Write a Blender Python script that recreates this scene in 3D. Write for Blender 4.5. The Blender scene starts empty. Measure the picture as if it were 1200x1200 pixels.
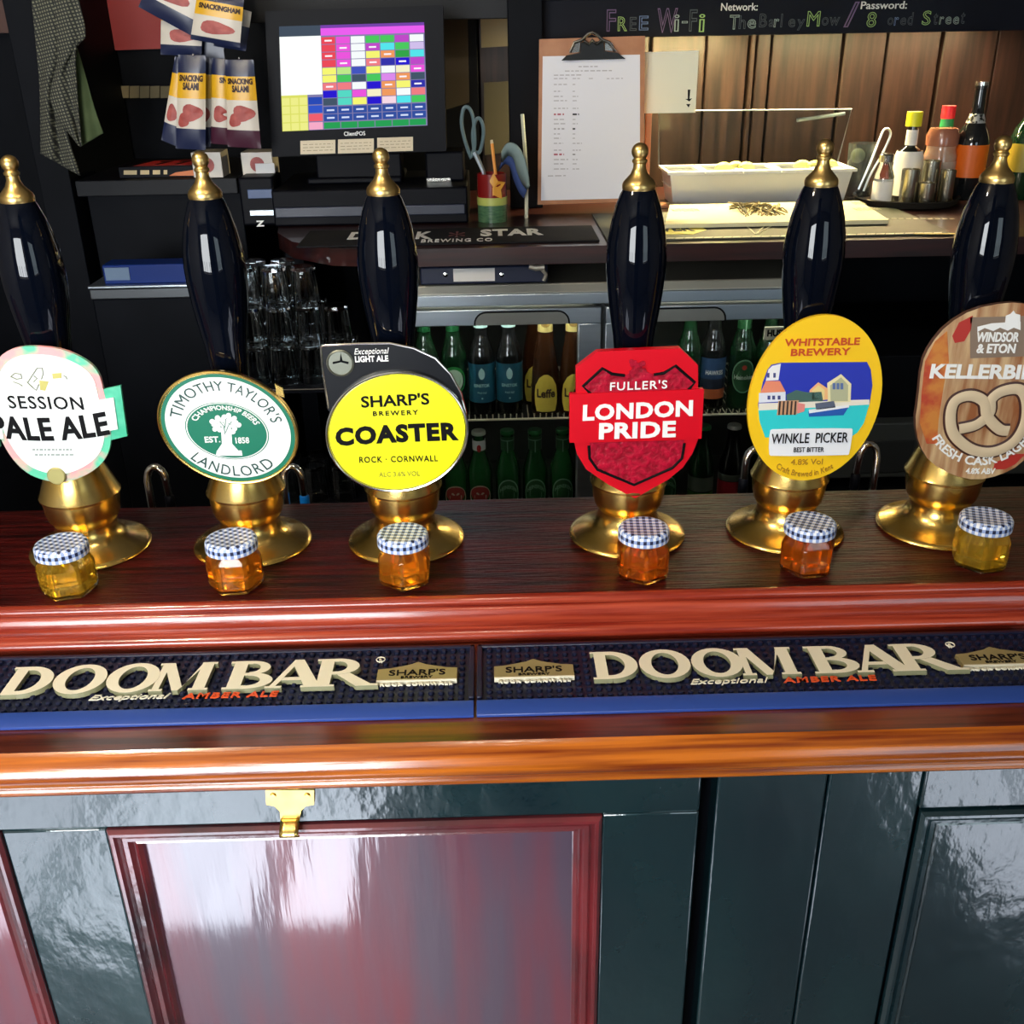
import bpy, bmesh, math, random
from mathutils import Vector, Matrix
random.seed(7)
SC = bpy.context.scene
COL = SC.collection
# ------------------------------------------------------------------ camera, light, exposure
TH, YAW, ROLL, FPX = math.radians(25.2), .015, -.018, 1200.
CAM = Vector((0, 0, 1.625))
FW = Vector((math.sin(YAW)*math.cos(TH), math.cos(YAW)*math.cos(TH), -math.sin(TH)))
R0 = FW.cross(Vector((0, 0, 1))).normalized(); U0 = R0.cross(FW)
RT = R0*math.cos(ROLL)+U0*math.sin(ROLL); UP = -R0*math.sin(ROLL)+U0*math.cos(ROLL)
cam = bpy.data.objects.new('camera', bpy.data.cameras.new('camera')); COL.objects.link(cam)
cam.data.lens = 36; cam.data.sensor_width = 36; cam.data.clip_start = .02
cam.matrix_world = Matrix(((RT.x, UP.x, -FW.x, CAM.x), (RT.y, UP.y, -FW.y, CAM.y), (RT.z, UP.z, -FW.z, CAM.z), (0, 0, 0, 1)))
SC.camera = cam
vs = SC.view_settings; vs.view_transform = 'Standard'; vs.look = 'None'; vs.exposure = .22; vs.gamma = 1; vs.use_curve_mapping = False
W = bpy.data.worlds.new('world'); SC.world = W; W.use_nodes = True
W.node_tree.nodes['Background'].inputs[0].default_value = (.55, .68, 1, 1)
W.node_tree.nodes['Background'].inputs[1].default_value = .15

def light(name, kind, loc, energy, color, aim=None, size=None, sizey=None, angle=None):
    d = bpy.data.lights.new(name, kind); d.energy = energy; d.color = color
    if kind == 'AREA':
        d.shape = 'RECTANGLE' if sizey else 'SQUARE'; d.size = size
        if sizey: d.size_y = sizey
    elif kind == 'SUN': d.angle = angle or .01
    elif size is not None: d.shadow_soft_size = size
    o = bpy.data.objects.new(name, d); COL.objects.link(o); o.location = loc
    if aim is not None: o.rotation_euler = (Vector(aim)-Vector(loc)).to_track_quat('-Z', 'Y').to_euler()
    return o
# daylight through the two front windows, sun through the same openings
light('window_light', 'AREA', (-.99, -1.62, 1.55), 88, (.93, .97, 1), (-.99, 0, 1.40), 1.4, 1.2)
light('window_light', 'AREA', (1.45, -1.62, 1.55), 9, (.75, .92, 1), (1.45, 0, 1.40), 1.0, 1.2)
light('sun', 'SUN', (0, -5, 5), 50, (.80, .88, 1), (0, -5+1, 5-1.27), angle=.012)
# ceiling lamps over the customer side and the strip under the overhead shelf
for lx, ly, pw in ((-.78, .42, 32), (-.02, .36, 6)):
    light('ceiling_spot', 'POINT', (lx, ly, 2.36), pw, (1, .86, .64), size=.05)
SHELF_LIGHTS = [(.50, 13, (1, .80, .36)), (.84, 6, (1, .84, .42)), (1.14, 5, (1, .68, .36))]

# ------------------------------------------------------------------ pixel rays onto planes
def ray(px, py): return FW*FPX+RT*(px-600)-UP*(py-600)
def P(px, py, Y):
    d = ray(px, py); return CAM+d*((Y-CAM.y)/d.y)
def G(px, py, Z):
    d = ray(px, py); return CAM+d*((Z-CAM.z)/d.z)
def mpp(p): return (Vector(p)-CAM).dot(FW)/FPX        # metres per pixel at a point

# ------------------------------------------------------------------ materials
MATS = {}
def mat(name, col, rough=.5, metal=0, coat=0, spec=.5, emit=0, trans=0, ior=1.5, col2=None, nscale=8, stretch=(1, 1, 1), lo=.35, hi=.65, bump=0, bscale=None, alpha=1, coat_ior=1.5, coat_rough=.06, detail=6, sss=0):
    if name in MATS: return MATS[name]
    m = bpy.data.materials.new(name); m.use_nodes = True; nt = m.node_tree; b = nt.nodes['Principled BSDF']; I = b.inputs
    c = (*col, 1)
    I['Base Color'].default_value = c; I['Roughness'].default_value = rough; I['Metallic'].default_value = metal
    I['Coat Weight'].default_value = coat; I['Coat Roughness'].default_value = coat_rough; I['Coat IOR'].default_value = coat_ior
    I['Specular IOR Level'].default_value = spec; I['Transmission Weight'].default_value = trans; I['IOR'].default_value = ior; I['Alpha'].default_value = alpha
    if emit: I['Emission Color'].default_value = c; I['Emission Strength'].default_value = emit
    if col2 is not None or bump:
        tc = nt.nodes.new('ShaderNodeTexCoord'); mp = nt.nodes.new('ShaderNodeMapping'); mp.inputs['Scale'].default_value = stretch
        nt.links.new(tc.outputs['Object'], mp.inputs[0])
        nz = nt.nodes.new('ShaderNodeTexNoise'); nz.inputs['Scale'].default_value = nscale; nz.inputs['Detail'].default_value = detail
        nt.links.new(mp.outputs[0], nz.inputs['Vector'])
        if col2 is not None:
            r = nt.nodes.new('ShaderNodeValToRGB'); r.color_ramp.elements[0].position = lo; r.color_ramp.elements[1].position = hi
            r.color_ramp.elements[0].color = c; r.color_ramp.elements[1].color = (*col2, 1)
            nt.links.new(nz.outputs['Fac'], r.inputs[0]); nt.links.new(r.outputs[0], I['Base Color'])
        if bump:
            n2 = nz
            if bscale:
                n2 = nt.nodes.new('ShaderNodeTexNoise'); n2.inputs['Scale'].default_value = bscale; n2.inputs['Detail'].default_value = 4
                nt.links.new(mp.outputs[0], n2.inputs['Vector'])
            bp = nt.nodes.new('ShaderNodeBump'); bp.inputs['Strength'].default_value = bump; bp.inputs['Distance'].default_value = .004
            nt.links.new(n2.outputs['Fac'], bp.inputs['Height']); nt.links.new(bp.outputs[0], I['Normal'])
            if coat: nt.links.new(bp.outputs[0], I['Coat Normal'])
    MATS[name] = m
    return m
def flat(name, col, rough=.4, **k): return mat(name, col, rough, **k)

BRASS = mat('brass', (.93, .60, .13), .24, 1, col2=(.95, .68, .24), nscale=30, bump=.02)
GOLD = mat('brushed_gold', (.78, .54, .2), .32, 1)
CHROME = mat('chrome', (.75, .74, .7), .16, 1)
STEEL = mat('brushed_steel', (.50, .58, .66), .36, 1, col2=(.60, .68, .76), nscale=40, stretch=(.05, 1, 1))
BLACKGLOSS = mat('black_lacquer', (.0015, .0025, .006), .3, 0, spec=.0, coat=1, coat_rough=.02, coat_ior=1.42)
MAHOG = mat('bar_mahogany', (.012, .0012, .0008), .35, col2=(.075, .005, .004), nscale=14, stretch=(.5, 9, 9), spec=.12, coat=.32, coat_rough=.05, bump=.6, bscale=50)
REDWOOD = mat('red_mahogany', (.21, .014, .006), .26, col2=(.42, .058, .024), nscale=16, stretch=(.4, 10, 10), coat=.7, coat_rough=.12, bump=.06, bscale=30)
NOSE = mat('worn_nosing_wood', (.17, .024, .003), .22, col2=(.54, .14, .010), nscale=10, stretch=(.5, 14, 14), coat=.8, coat_rough=.14, bump=.07, bscale=24)
SHELFW = mat('runner_shelf_wood', (.05, .008, .004), .3, col2=(.19, .034, .011), nscale=12, stretch=(.5, 9, 9), coat=.6, coat_rough=.15, bump=.05)
PAINT = mat('dark_teal_paint', (.006, .014, .020), .35, spec=.3, col2=(.014, .030, .034), nscale=5, stretch=(1, 1, .6), coat=1, coat_ior=1.95, coat_rough=.13, bump=.45, bscale=26); PAINT.node_tree.nodes['Principled BSDF'].inputs['Coat Tint'].default_value = (.55, .92, .95, 1)
PANELM = mat('maroon_with_mauve_reflection', (.095, .062, .098), .34, col2=(.23, .024, .04), nscale=4.5, stretch=(3.2, 1, .35), lo=.38, hi=.7, coat=1, coat_ior=2.2, coat_rough=.07, bump=.12, bscale=16)  # maroon wood; the mauve tone paints in the pale reflected wash
MOULDM = mat('maroon_moulding', (.035, .008, .012), .3, col2=(.20, .02, .025), nscale=8, stretch=(1, 1, 1), coat=1, coat_ior=1.9, coat_rough=.1, bump=.1, bscale=60)
NAVY = mat('navy_rubber', (.006, .009, .035), .42, spec=.5)
BLUELIP = mat('blue_rubber_edge', (.022, .06, .28), .36)
CREAM = mat('cream_rubber', (.86, .81, .64), .35)
OLIVE = mat('olive_bevel_shade', (.24, .24, .13), .5)  # dark-gold letter sides, with their bevel shadow put into the colour
BADGE = mat('bronze_badge', (.40, .33, .15), .4, .3)
WHITE = flat('white_print', (.88, .88, .86))
INK = flat('black_ink', (.004, .004, .005), .5, spec=.1)
REDINK = flat('orange_red_ink', (.75, .09, .02))
DARK = mat('near_black', (.0022, .003, .005), .55, spec=.08, col2=(.004, .005, .008), nscale=6)
DARKGLOSS = mat('black_plastic', (.0025, .003, .006), .5, spec=.12)
BACKWOOD = mat('dark_back_wood', (.006, .0035, .003), .4, spec=.25, col2=(.022, .011, .008), nscale=9, stretch=(7, 7, .5), bump=.05)
COUNTERW = mat('back_counter_wood', (.014, .004, .004), .3, col2=(.04, .008, .007), nscale=9, stretch=(.6, 6, 6), coat=.4)
GLASS = mat('clear_glass', (.95, .98, .97), .02, trans=1, ior=1.45)
HGLASS = mat('jar_glass', (1, .98, .92), .02, trans=1, ior=1.35)
PAPER = flat('paper', (.82, .81, .80), .7)

# ------------------------------------------------------------------ mesh builder
ORG = {}
class MB:
    def __init__(s): s.v = []; s.f = []; s.m = []; s.mats = []
    def mi(s, m):
        if m not in s.mats: s.mats.append(m)
        return s.mats.index(m)
    def add(s, vs_, fs_, m):
        b = len(s.v); s.v += [tuple(v) for v in vs_]; k = s.mi(m)
        for f in fs_: s.f.append(tuple(i+b for i in f)); s.m.append(k)
        return s
    def box(s, x0, x1, y0, y1, z0, z1, m):
        vs_ = [(x, y, z) for z in (z0, z1) for y in (y0, y1) for x in (x0, x1)]
        return s.add(vs_, [(0, 2, 3, 1), (4, 5, 7, 6), (0, 1, 5, 4), (2, 6, 7, 3), (0, 4, 6, 2), (1, 3, 7, 5)], m)
    def hexa(s, front, back, m):                      # two matching quads
        return s.add(list(front)+list(back), [(3, 2, 1, 0), (4, 5, 6, 7), (0, 1, 5, 4), (1, 2, 6, 5), (2, 3, 7, 6), (3, 0, 4, 7)], m)
    def prism(s, pts, n, d, m, side=None):            # pts 3D polygon (front), extruded by n*d
        pts = [Vector(p) for p in pts]; k = len(pts); nv = Vector(n)*d
        vs_ = pts+[p+nv for p in pts]
        s.add(vs_, [tuple(range(k)), tuple(reversed(range(k, 2*k)))], m)
        s.add(vs_, [(i, i+k, (i+1) % k+k, (i+1) % k) for i in range(k)], side or m)
        return s
    def ring(s, outer, inner, n, d, m):               # band between two matching loops
        k = len(outer); o = [Vector(p) for p in outer]; i_ = [Vector(p) for p in inner]; nv = Vector(n)*d
        vs_ = o+i_+[p+nv for p in o]+[p+nv for p in i_]; fs = []
        for a in range(k):
            b = (a+1) % k
            fs += [(a, b, b+k, a+k), (a+2*k, a+3*k, b+3*k, b+2*k), (a, a+2*k, b+2*k, b), (a+k, b+k, b+3*k, a+3*k)]
        return s.add(vs_, fs, m)
    def lathe(s, prof, m, c=(0, 0, 0), seg=32, cap=True, axis='Z', ph=0):
        vs_ = []; c = Vector(c)
        for r, h in prof:
            for k in range(seg):
                a = 2*math.pi*k/seg+ph
                p = Vector((r*math.cos(a), r*math.sin(a), h)) if axis == 'Z' else (Vector((r*math.cos(a), h, r*math.sin(a))) if axis == 'Y' else Vector((h, r*math.cos(a), r*math.sin(a))))
                vs_.append(c+p)
        fs = []
        for i in range(len(prof)-1):
            for k in range(seg):
                q = (i*seg+k, i*seg+(k+1) % seg, (i+1)*seg+(k+1) % seg, (i+1)*seg+k)
                fs.append(q if axis != 'Y' else q[::-1])
        if cap:
            a, b = tuple(reversed(range(seg))), tuple(range((len(prof)-1)*seg, len(prof)*seg))
            fs += [a, b] if axis != 'Y' else [a[::-1], b[::-1]]
        return s.add(vs_, fs, m)
    def tube(s, path, r, m, seg=10, closed=False, cap=True):
        path = [Vector(p) for p in path]; n = len(path); vs_ = []
        rr = r if isinstance(r, (list, tuple)) else [r]*n
        pu = None
        for i, p in enumerate(path):
            a = path[(i-1) % n] if (closed or i > 0) else p; b = path[(i+1) % n] if (closed or i < n-1) else p
            t = (b-a).normalized()
            if pu is None: pu = t.orthogonal().normalized()
            pu = (pu-t*pu.dot(t)).normalized(); w = t.cross(pu)
            for k in range(seg):
                g = 2*math.pi*k/seg; vs_.append(p+(pu*math.cos(g)+w*math.sin(g))*rr[i])
        fs = []
        for i in range(n if closed else n-1):
            j = (i+1) % n
            for k in range(seg): fs.append((i*seg+k, i*seg+(k+1) % seg, j*seg+(k+1) % seg, j*seg+k))
        if cap and not closed: fs += [tuple(reversed(range(seg))), tuple(range((n-1)*seg, n*seg))]
        return s.add(vs_, fs, m)
    def extrude_x(s, prof, x0, x1, m, closed=True, seg=1):     # prof (Y,Z)
        k = len(prof); vs_ = []
        for j in range(seg+1):
            x = x0+(x1-x0)*j/seg; vs_ += [(x, y, z) for y, z in prof]
        fs = []
        for j in range(seg):
            for i in range(k if closed else k-1): fs.append((j*k+i, j*k+(i+1) % k, (j+1)*k+(i+1) % k, (j+1)*k+i))
        fs += [tuple(reversed(range(k))), tuple(range(seg*k, seg*k+k))]
        return s.add(vs_, fs, m)
    def grid(s, fn, nu, nv, m, thick=None):                  # fn(u,v)->point
        vs_ = [fn(i/nu, j/nv) for j in range(nv+1) for i in range(nu+1)]
        fs = [(j*(nu+1)+i, j*(nu+1)+i+1, (j+1)*(nu+1)+i+1, (j+1)*(nu+1)+i) for j in range(nv) for i in range(nu)]
        return s.add(vs_, fs, m)
    def build(s, name, parent=None, smooth=True, bevel=0, bseg=2, ang=35, solid=0, weld=False):
        me = bpy.data.meshes.new(name)
        o3 = ORG.get(parent.name, Vector((0, 0, 0))) if parent else Vector((0, 0, 0))
        me.from_pydata([tuple(Vector(v)-o3) for v in s.v], [], s.f)
        for m in s.mats: me.materials.append(m)
        me.polygons.foreach_set('material_index', s.m)
        if weld or smooth:
            bm = bmesh.new(); bm.from_mesh(me)
            if weld: bmesh.ops.remove_doubles(bm, verts=bm.verts, dist=1e-6)
            bmesh.ops.recalc_face_normals(bm, faces=bm.faces)
            bm.to_mesh(me); bm.free()
        me.update()
        if smooth:
            me.shade_smooth(); me.set_sharp_from_angle(angle=math.radians(ang))
        o = bpy.data.objects.new(name, me); COL.objects.link(o)
        if parent: o.parent = parent; ORG[o.name] = o3
        if solid:
            sm = o.modifiers.new('solid', 'SOLIDIFY'); sm.thickness = solid; sm.offset = 0
        if bevel:
            bv = o.modifiers.new('bevel', 'BEVEL'); bv.width = bevel; bv.segments = bseg; bv.limit_method = 'ANGLE'; bv.angle_limit = math.radians(40)
        return o
def tag(o, label, cat, group=None, kind=None):
    if label: o['label'] = label
    if cat: o['category'] = cat
    if group: o['group'] = group
    if kind: o['kind'] = kind
    return o
def thing(name, label, cat, loc=(0, 0, 0), group=None):
    o = bpy.data.objects.new(name, None); COL.objects.link(o); o.location = loc; o.empty_display_size = .02
    ORG[o.name] = Vector(loc); return tag(o, label, cat, group)
def struct(o): o['kind'] = 'structure'; return o
def dup(root, loc, rz=0, label=None):
    def cp(o, par):
        c = o.copy(); COL.objects.link(c); c.parent = par
        for ch in o.children: cp(ch, c)
        return c
    r = cp(root, None); r.location = loc; r.rotation_euler = (0, 0, rz)
    if label: r['label'] = label
    return r

# ------------------------------------------------------------------ lettering (built-in font)
GC = {}
def glyphs(body, bold=0., shear=0., spacing=1., outline=0):
    key = (body, bold, shear, spacing, outline)
    if key in GC: return GC[key]
    c = bpy.data.curves.new('lettering', 'FONT'); c.body = body; c.size = 1; c.offset = bold; c.shear = shear; c.space_character = spacing; c.resolution_u = 3
    if outline: c.fill_mode = 'NONE'; c.bevel_depth = outline; c.bevel_resolution = 0
    else: c.extrude = .5
    o = bpy.data.objects.new('lettering', c); COL.objects.link(o)
    bpy.context.view_layer.update()
    me = bpy.data.meshes.new_from_object(o.evaluated_get(bpy.context.evaluated_depsgraph_get()))
    V = [v.co.copy() for v in me.vertices]; Fc = [tuple(p.vertices) for p in me.polygons]
    bpy.data.objects.remove(o); bpy.data.curves.remove(c); bpy.data.meshes.remove(me)
    xs = [v.x for v in V]; ys = [v.y for v in V]
    x0, x1, y0, y1 = min(xs), max(xs), min(ys), max(ys)
    if not body.strip() or x1 == x0: return [], [], 1
    V = [((v.x-x0)/(x1-x0), (v.y-y0)/(y1-y0), v.z) for v in V]
    GC[key] = (V, Fc, (x1-x0)/(y1-y0)); return GC[key]
def text_map(mb, body, fn, m, **k):                    # fn(x01,y01,z)->3D point
    V, Fc, a = glyphs(body, **k)
    if V: mb.add([fn(*v) for v in V], Fc, m)
def text_plane(mb, body, c, w, h, m, u=(1, 0, 0), v=(0, 0, 1), d=.001, rot=0, arc=0, **k):
    c, u, v = Vector(c), Vector(u), Vector(v); n = u.cross(v)
    u2 = u*math.cos(rot)+v*math.sin(rot); v2 = v*math.cos(rot)-u*math.sin(rot)
    text_map(mb, body, lambda x, y, z: c+u2*((x-.5)*w)+v2*((y-.5)*h+arc*(1-(2*x-1)**2))+n*(z*d), m, **k)
def text_px(mb, body, x0, x1, yc, h, Y, m, slope=-.02, d=.0008, arc=0, **k):   # straight line of text on a plane Y seen at these pixels
    lean = ((x0+x1)/2-663)/2700
    def fn(x, y, z):
        px = x0+(x1-x0)*x; py = yc+(px-(x0+x1)/2)*slope-(y-.5)*h-arc*(1-(2*x-1)**2)
        px += lean*(y-.5)*h
        p = P(px, py, Y); return (p.x, Y-z*d, p.z)
    text_map(mb, body, fn, m, **k)
def text_arc(mb, body, c, A, B, t0, t1, r0, r1, Y, m, d=.0008, **k):          # along an ellipse c+r(A cos t+B sin t)
    n = 60; L = [0.]; q0 = None
    for i in range(n+1):
        t = math.radians(t0+(t1-t0)*i/n); q = (A[0]*math.cos(t)+B[0]*math.sin(t), A[1]*math.cos(t)+B[1]*math.sin(t))
        if q0: L.append(L[-1]+math.hypot(q[0]-q0[0], q[1]-q0[1]))
        q0 = q
    def fn(x, y, z):
        g = max(0, min(1, x))*L[-1]; i = min(n-1, next((j for j in range(n) if L[j+1] >= g), n-1)); x = (i+(g-L[i])/(L[i+1]-L[i]))/n
        t = math.radians(t0+(t1-t0)*x); r = r0+(r1-r0)*y
        p = P(c[0]+r*(A[0]*math.cos(t)+B[0]*math.sin(t)), c[1]+r*(A[1]*math.cos(t)+B[1]*math.sin(t)), Y)
        return (p.x, Y-z*d, p.z)
    text_map(mb, body, fn, m, **k)
def ell(c, A, B, Y, s=1, n=72):
    out = []
    for i in range(n):
        t = 2*math.pi*i/n
        out.append(P(c[0]+s*(A[0]*math.cos(t)+B[0]*math.sin(t)), c[1]+s*(A[1]*math.cos(t)+B[1]*math.sin(t)), Y))
    return out
def poly(pts, Y): return [P(x, y, Y) for x, y in pts]
def slab(mb, pts, m, d, side=None): return mb.prism(pts, (0, 1, 0), d, m, side)      # front at pts, thickness away from viewer
def smooth_loop(pts, it=2):
    for _ in range(it):
        q = []
        for i in range(len(pts)):
            a, b = Vector(pts[i]), Vector(pts[(i+1) % len(pts)])
            q += [a*.75+b*.25, a*.25+b*.75]
        pts = q
    return [tuple(p) for p in pts]
def dashes(mb, x0, x1, yc, h, Y, m, slope=-.02, word=6):     # print too small to read
    x = x0
    while x < x1:
        w = random.uniform(.5, 1.3)*word; w = min(w, x1-x)
        y = yc+(x-(x0+x1)/2)*slope
        slab(mb, poly([(x, y-h/2), (x+w, y-h/2+w*slope), (x+w, y+h/2+w*slope), (x, y+h/2)], Y), m, .0003); x += w+word*.35

# ------------------------------------------------------------------ room shell
ZC = P(600, 290, 2.02).z                                # back counter height
YW = 2.86
WALLP = mat('dark_plaster', (.17, .155, .135), .8, col2=(.21, .19, .165), nscale=3)
FLOORW = mat('floor_boards', (.13, .125, .13), .5, col2=(.18, .175, .18), nscale=4, stretch=(4, .4, 1))
struct(MB().box(-2.3, 2.5, -1.7, YW+.1, -.1, 0, FLOORW).build('floor', smooth=False))
struct(MB().box(-2.3, 2.5, -1.7, YW+.1, 2.5, 2.6, WALLP).build('ceiling', smooth=False))
struct(MB().box(-2.4, -2.3, -1.7, YW+.1, 0, 2.5, WALLP).build('wall_left', smooth=False))
struct(MB().box(2.5, 2.6, -1.7, YW+.1, 0, 2.5, WALLP).build('wall_right', smooth=False))
b = MB()
wx = [-2.3, -1.70, -.28, .95, 1.95, 2.5]
for i in (0, 2, 4): b.box(wx[i], wx[i+1], -1.7, -1.58, 0, 2.5, WALLP)
for i in (1, 3): b.box(wx[i], wx[i+1], -1.7, -1.58, 0, .95, WALLP); b.box(wx[i], wx[i+1], -1.7, -1.58, 2.15, 2.5, WALLP)
struct(b.build('wall_front', smooth=False))
struct(MB().box(-.22, .18, -.75, -.5, 0, 2.5, DARK).build('added_light_blocker', smooth=False))  # unseen block added behind the camera to dim the bar's right side
for n, (xa, xb, bars_) in enumerate(((-1.70, -.28, (-.49, -.95, -1.34)), (.95, 1.95, (1.22, 1.6)))):
    b = MB(); wf = WHITE
    for x0, x1 in [(xa, xa+.04), (xb-.04, xb)]+[(q-.025, q+.025) for q in bars_]: b.box(x0, x1, -1.69, -1.64, .95, 2.15, wf)
    for z0, z1 in ((.95, 1.0), (2.1, 2.15)): b.box(xa, xb, -1.685, -1.645, z0, z1, wf)
    struct(b.build('window_%d' % (n+1), smooth=False))
# panelled wall behind the back bar
b = MB()
edges = [560, 640, 700, 760, 824, 874, 882, 900, 983, 1033, 1096, 1160, 1260]
xs = [P(e, 60, YW).x for e in edges]
for i in range(len(xs)-1):
    dy = [0, .006, .002, .01, .004, .012, .006][i % 7]
    b.box(xs[i]+.003, xs[i+1]-.003, YW-.03-dy, YW, 0, 2.5, BACKWOOD)
b.box(-2.3, xs[0], YW-.03, YW, 0, 2.5, DARK); b.box(xs[-1], 2.5, YW-.03, YW, 0, 2.5, DARK)
b.box(xs[0], xs[-1], YW-.012, YW, 0, 2.5, DARK)
b.box(-2.3, 2.5, YW, YW+.1, 0, 2.5, DARK)
struct(b.build('wall_back', smooth=False, bevel=.0025, bseg=1))

# ------------------------------------------------------------------ front bar counter
X0, X1 = -1.5, 1.5
bar = thing('bar_counter', 'long dark mahogany pub bar with a raised back step and painted panelled front', 'bar counter', (0, .95, 0))
MB().box(X0, X1, .9075, 1.145, 1.07, 1.1053, MAHOG).build('bar_top', bar, bevel=.003)
step = [(.9085, 1.1055), (.906, 1.1055), (.9025, 1.1048), (.9, 1.102), (.9, 1.0985), (.902, 1.0965), (.899, 1.0955), (.8975, 1.094), (.8945, 1.0775), (.8955, 1.0765), (.890, 1.0755), (.886, 1.0725), (.8845, 1.069), (.8855, 1.0655), (.8885, 1.064), (.8885, 1.058), (.9085, 1.058)]
MB().extrude_x(step, X0, X1, REDWOOD).build('step_moulding', bar, ang=60)
MB().box(X0, X1, .7305, .93, 1.03, 1.06, SHELFW).build('runner_shelf', bar)
nose = [(.7305, 1.0598), (.7295, 1.0592), (.7255, 1.0563), (.720, 1.0505), (.7165, 1.0445), (.715, 1.039), (.7155, 1.034), (.7185, 1.0305), (.7225, 1.0285), (.7215, 1.0265), (.7195, 1.0245), (.7195, 1.0215), (.7215, 1.019), (.7255, 1.018), (.735, 1.018)]
MB().extrude_x(nose, X0, X1, NOSE).build('nosing', bar, ang=60)
YF = .735
# painted frame: top rail, stiles, and recessed panels with mouldings
PZ0, PZ1 = .30, .968
pan = [(-.93, -.463), (-.366, .089), (.386, .95)]
def strip(x0, x1, z0, z1, nm, dy=0): return MB().box(x0, x1, YF+dy, YF+.03, z0, z1, PAINT).build(nm, bar, bevel=.0025, bseg=2)
strip(X0, .1795, PZ1, 1.022, 'rail'); strip(X0, .1795, .02, PZ0, 'rail')
strip(.385, X1, PZ1-.006, 1.022, 'rail', .001); strip(.385, X1, .02, PZ0, 'rail', .001)
for x0, x1, z1, dy in ((X0, -.93, PZ1, 0), (-.463, -.366, PZ1, .0004), (.089, .1795, PZ1, .0004), (.1945, .2955, 1.022, .0015), (.2975, .3845, 1.022, .003), (.95, X1, PZ1, 0)): strip(x0, x1, PZ0 if z1 < 1 else .02, z1, 'stile', dy)
MB().box(X0, X1, YF+.032, YF+.06, .0, 1.03, DARK).build('backing', bar)
MB().box(X0, X1, 1.10, 1.14, 0, 1.07, DARK).build('rear_board', bar)
prof = [(0, .003), (0, -.002), (.003, -.0055), (.006, -.0055), (.0085, -.001), (.0095, .002), (.012, -.001), (.016, -.0005), (.0185, .003), (.0195, .006), (.0225, .004), (.0255, .008), (.0265, .014)]
for k, (xa, xb) in enumerate(pan):
    z1 = PZ1 if k < 2 else PZ1-.006
    vs_, fs = [], []
    for d, y in prof:
        vs_ += [(xa+d, YF+y, PZ0+d), (xb-d, YF+y, PZ0+d), (xb-d, YF+y, z1-d), (xa+d, YF+y, z1-d)]
    for i in range(len(prof)-1):
        for j in range(4): fs.append((i*4+j, i*4+(j+1) % 4, i*4+4+(j+1) % 4, i*4+4+j))
    MB().add(vs_, fs, MOULDM if k < 2 else PAINT).build('panel_moulding', bar, ang=20)
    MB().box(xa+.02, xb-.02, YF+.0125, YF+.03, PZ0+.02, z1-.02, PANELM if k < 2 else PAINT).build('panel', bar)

# brass bottle opener plate on the top rail
oc = P(340, 950, YF)
op = thing('bottle_opener', 'small brass bottle opener plate screwed to the painted rail under the bar edge', 'bottle opener', (oc.x, YF, oc.z))
YO = YF-.004
pl = poly([(311, 926), (368, 926), (368, 943), (358, 945), (353, 950), (351, 961), (329, 962), (328, 951), (322, 945), (312, 943)], YO)
b = MB(); slab(b, pl, BRASS, .0035)
b.build('plate', op, bevel=.0006)
a, c2 = P(329, 961, YO), P(351, 960, YO)
b = MB().grid(lambda u, v: (a.x+(c2.x-a.x)*u, YO-.012*math.sin(v*2.4), a.z-.012*v), 4, 8, BRASS); b.build('lip', op, solid=.002)
for sx in (320, 360):
    q = P(sx, 933, YO); MB().lathe([(.0028, -.0005), (.0026, .0008), (.001, .0014)], BRASS, (q.x, YO-.001, q.z), 14, axis='Y').build('screw', op)

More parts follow.
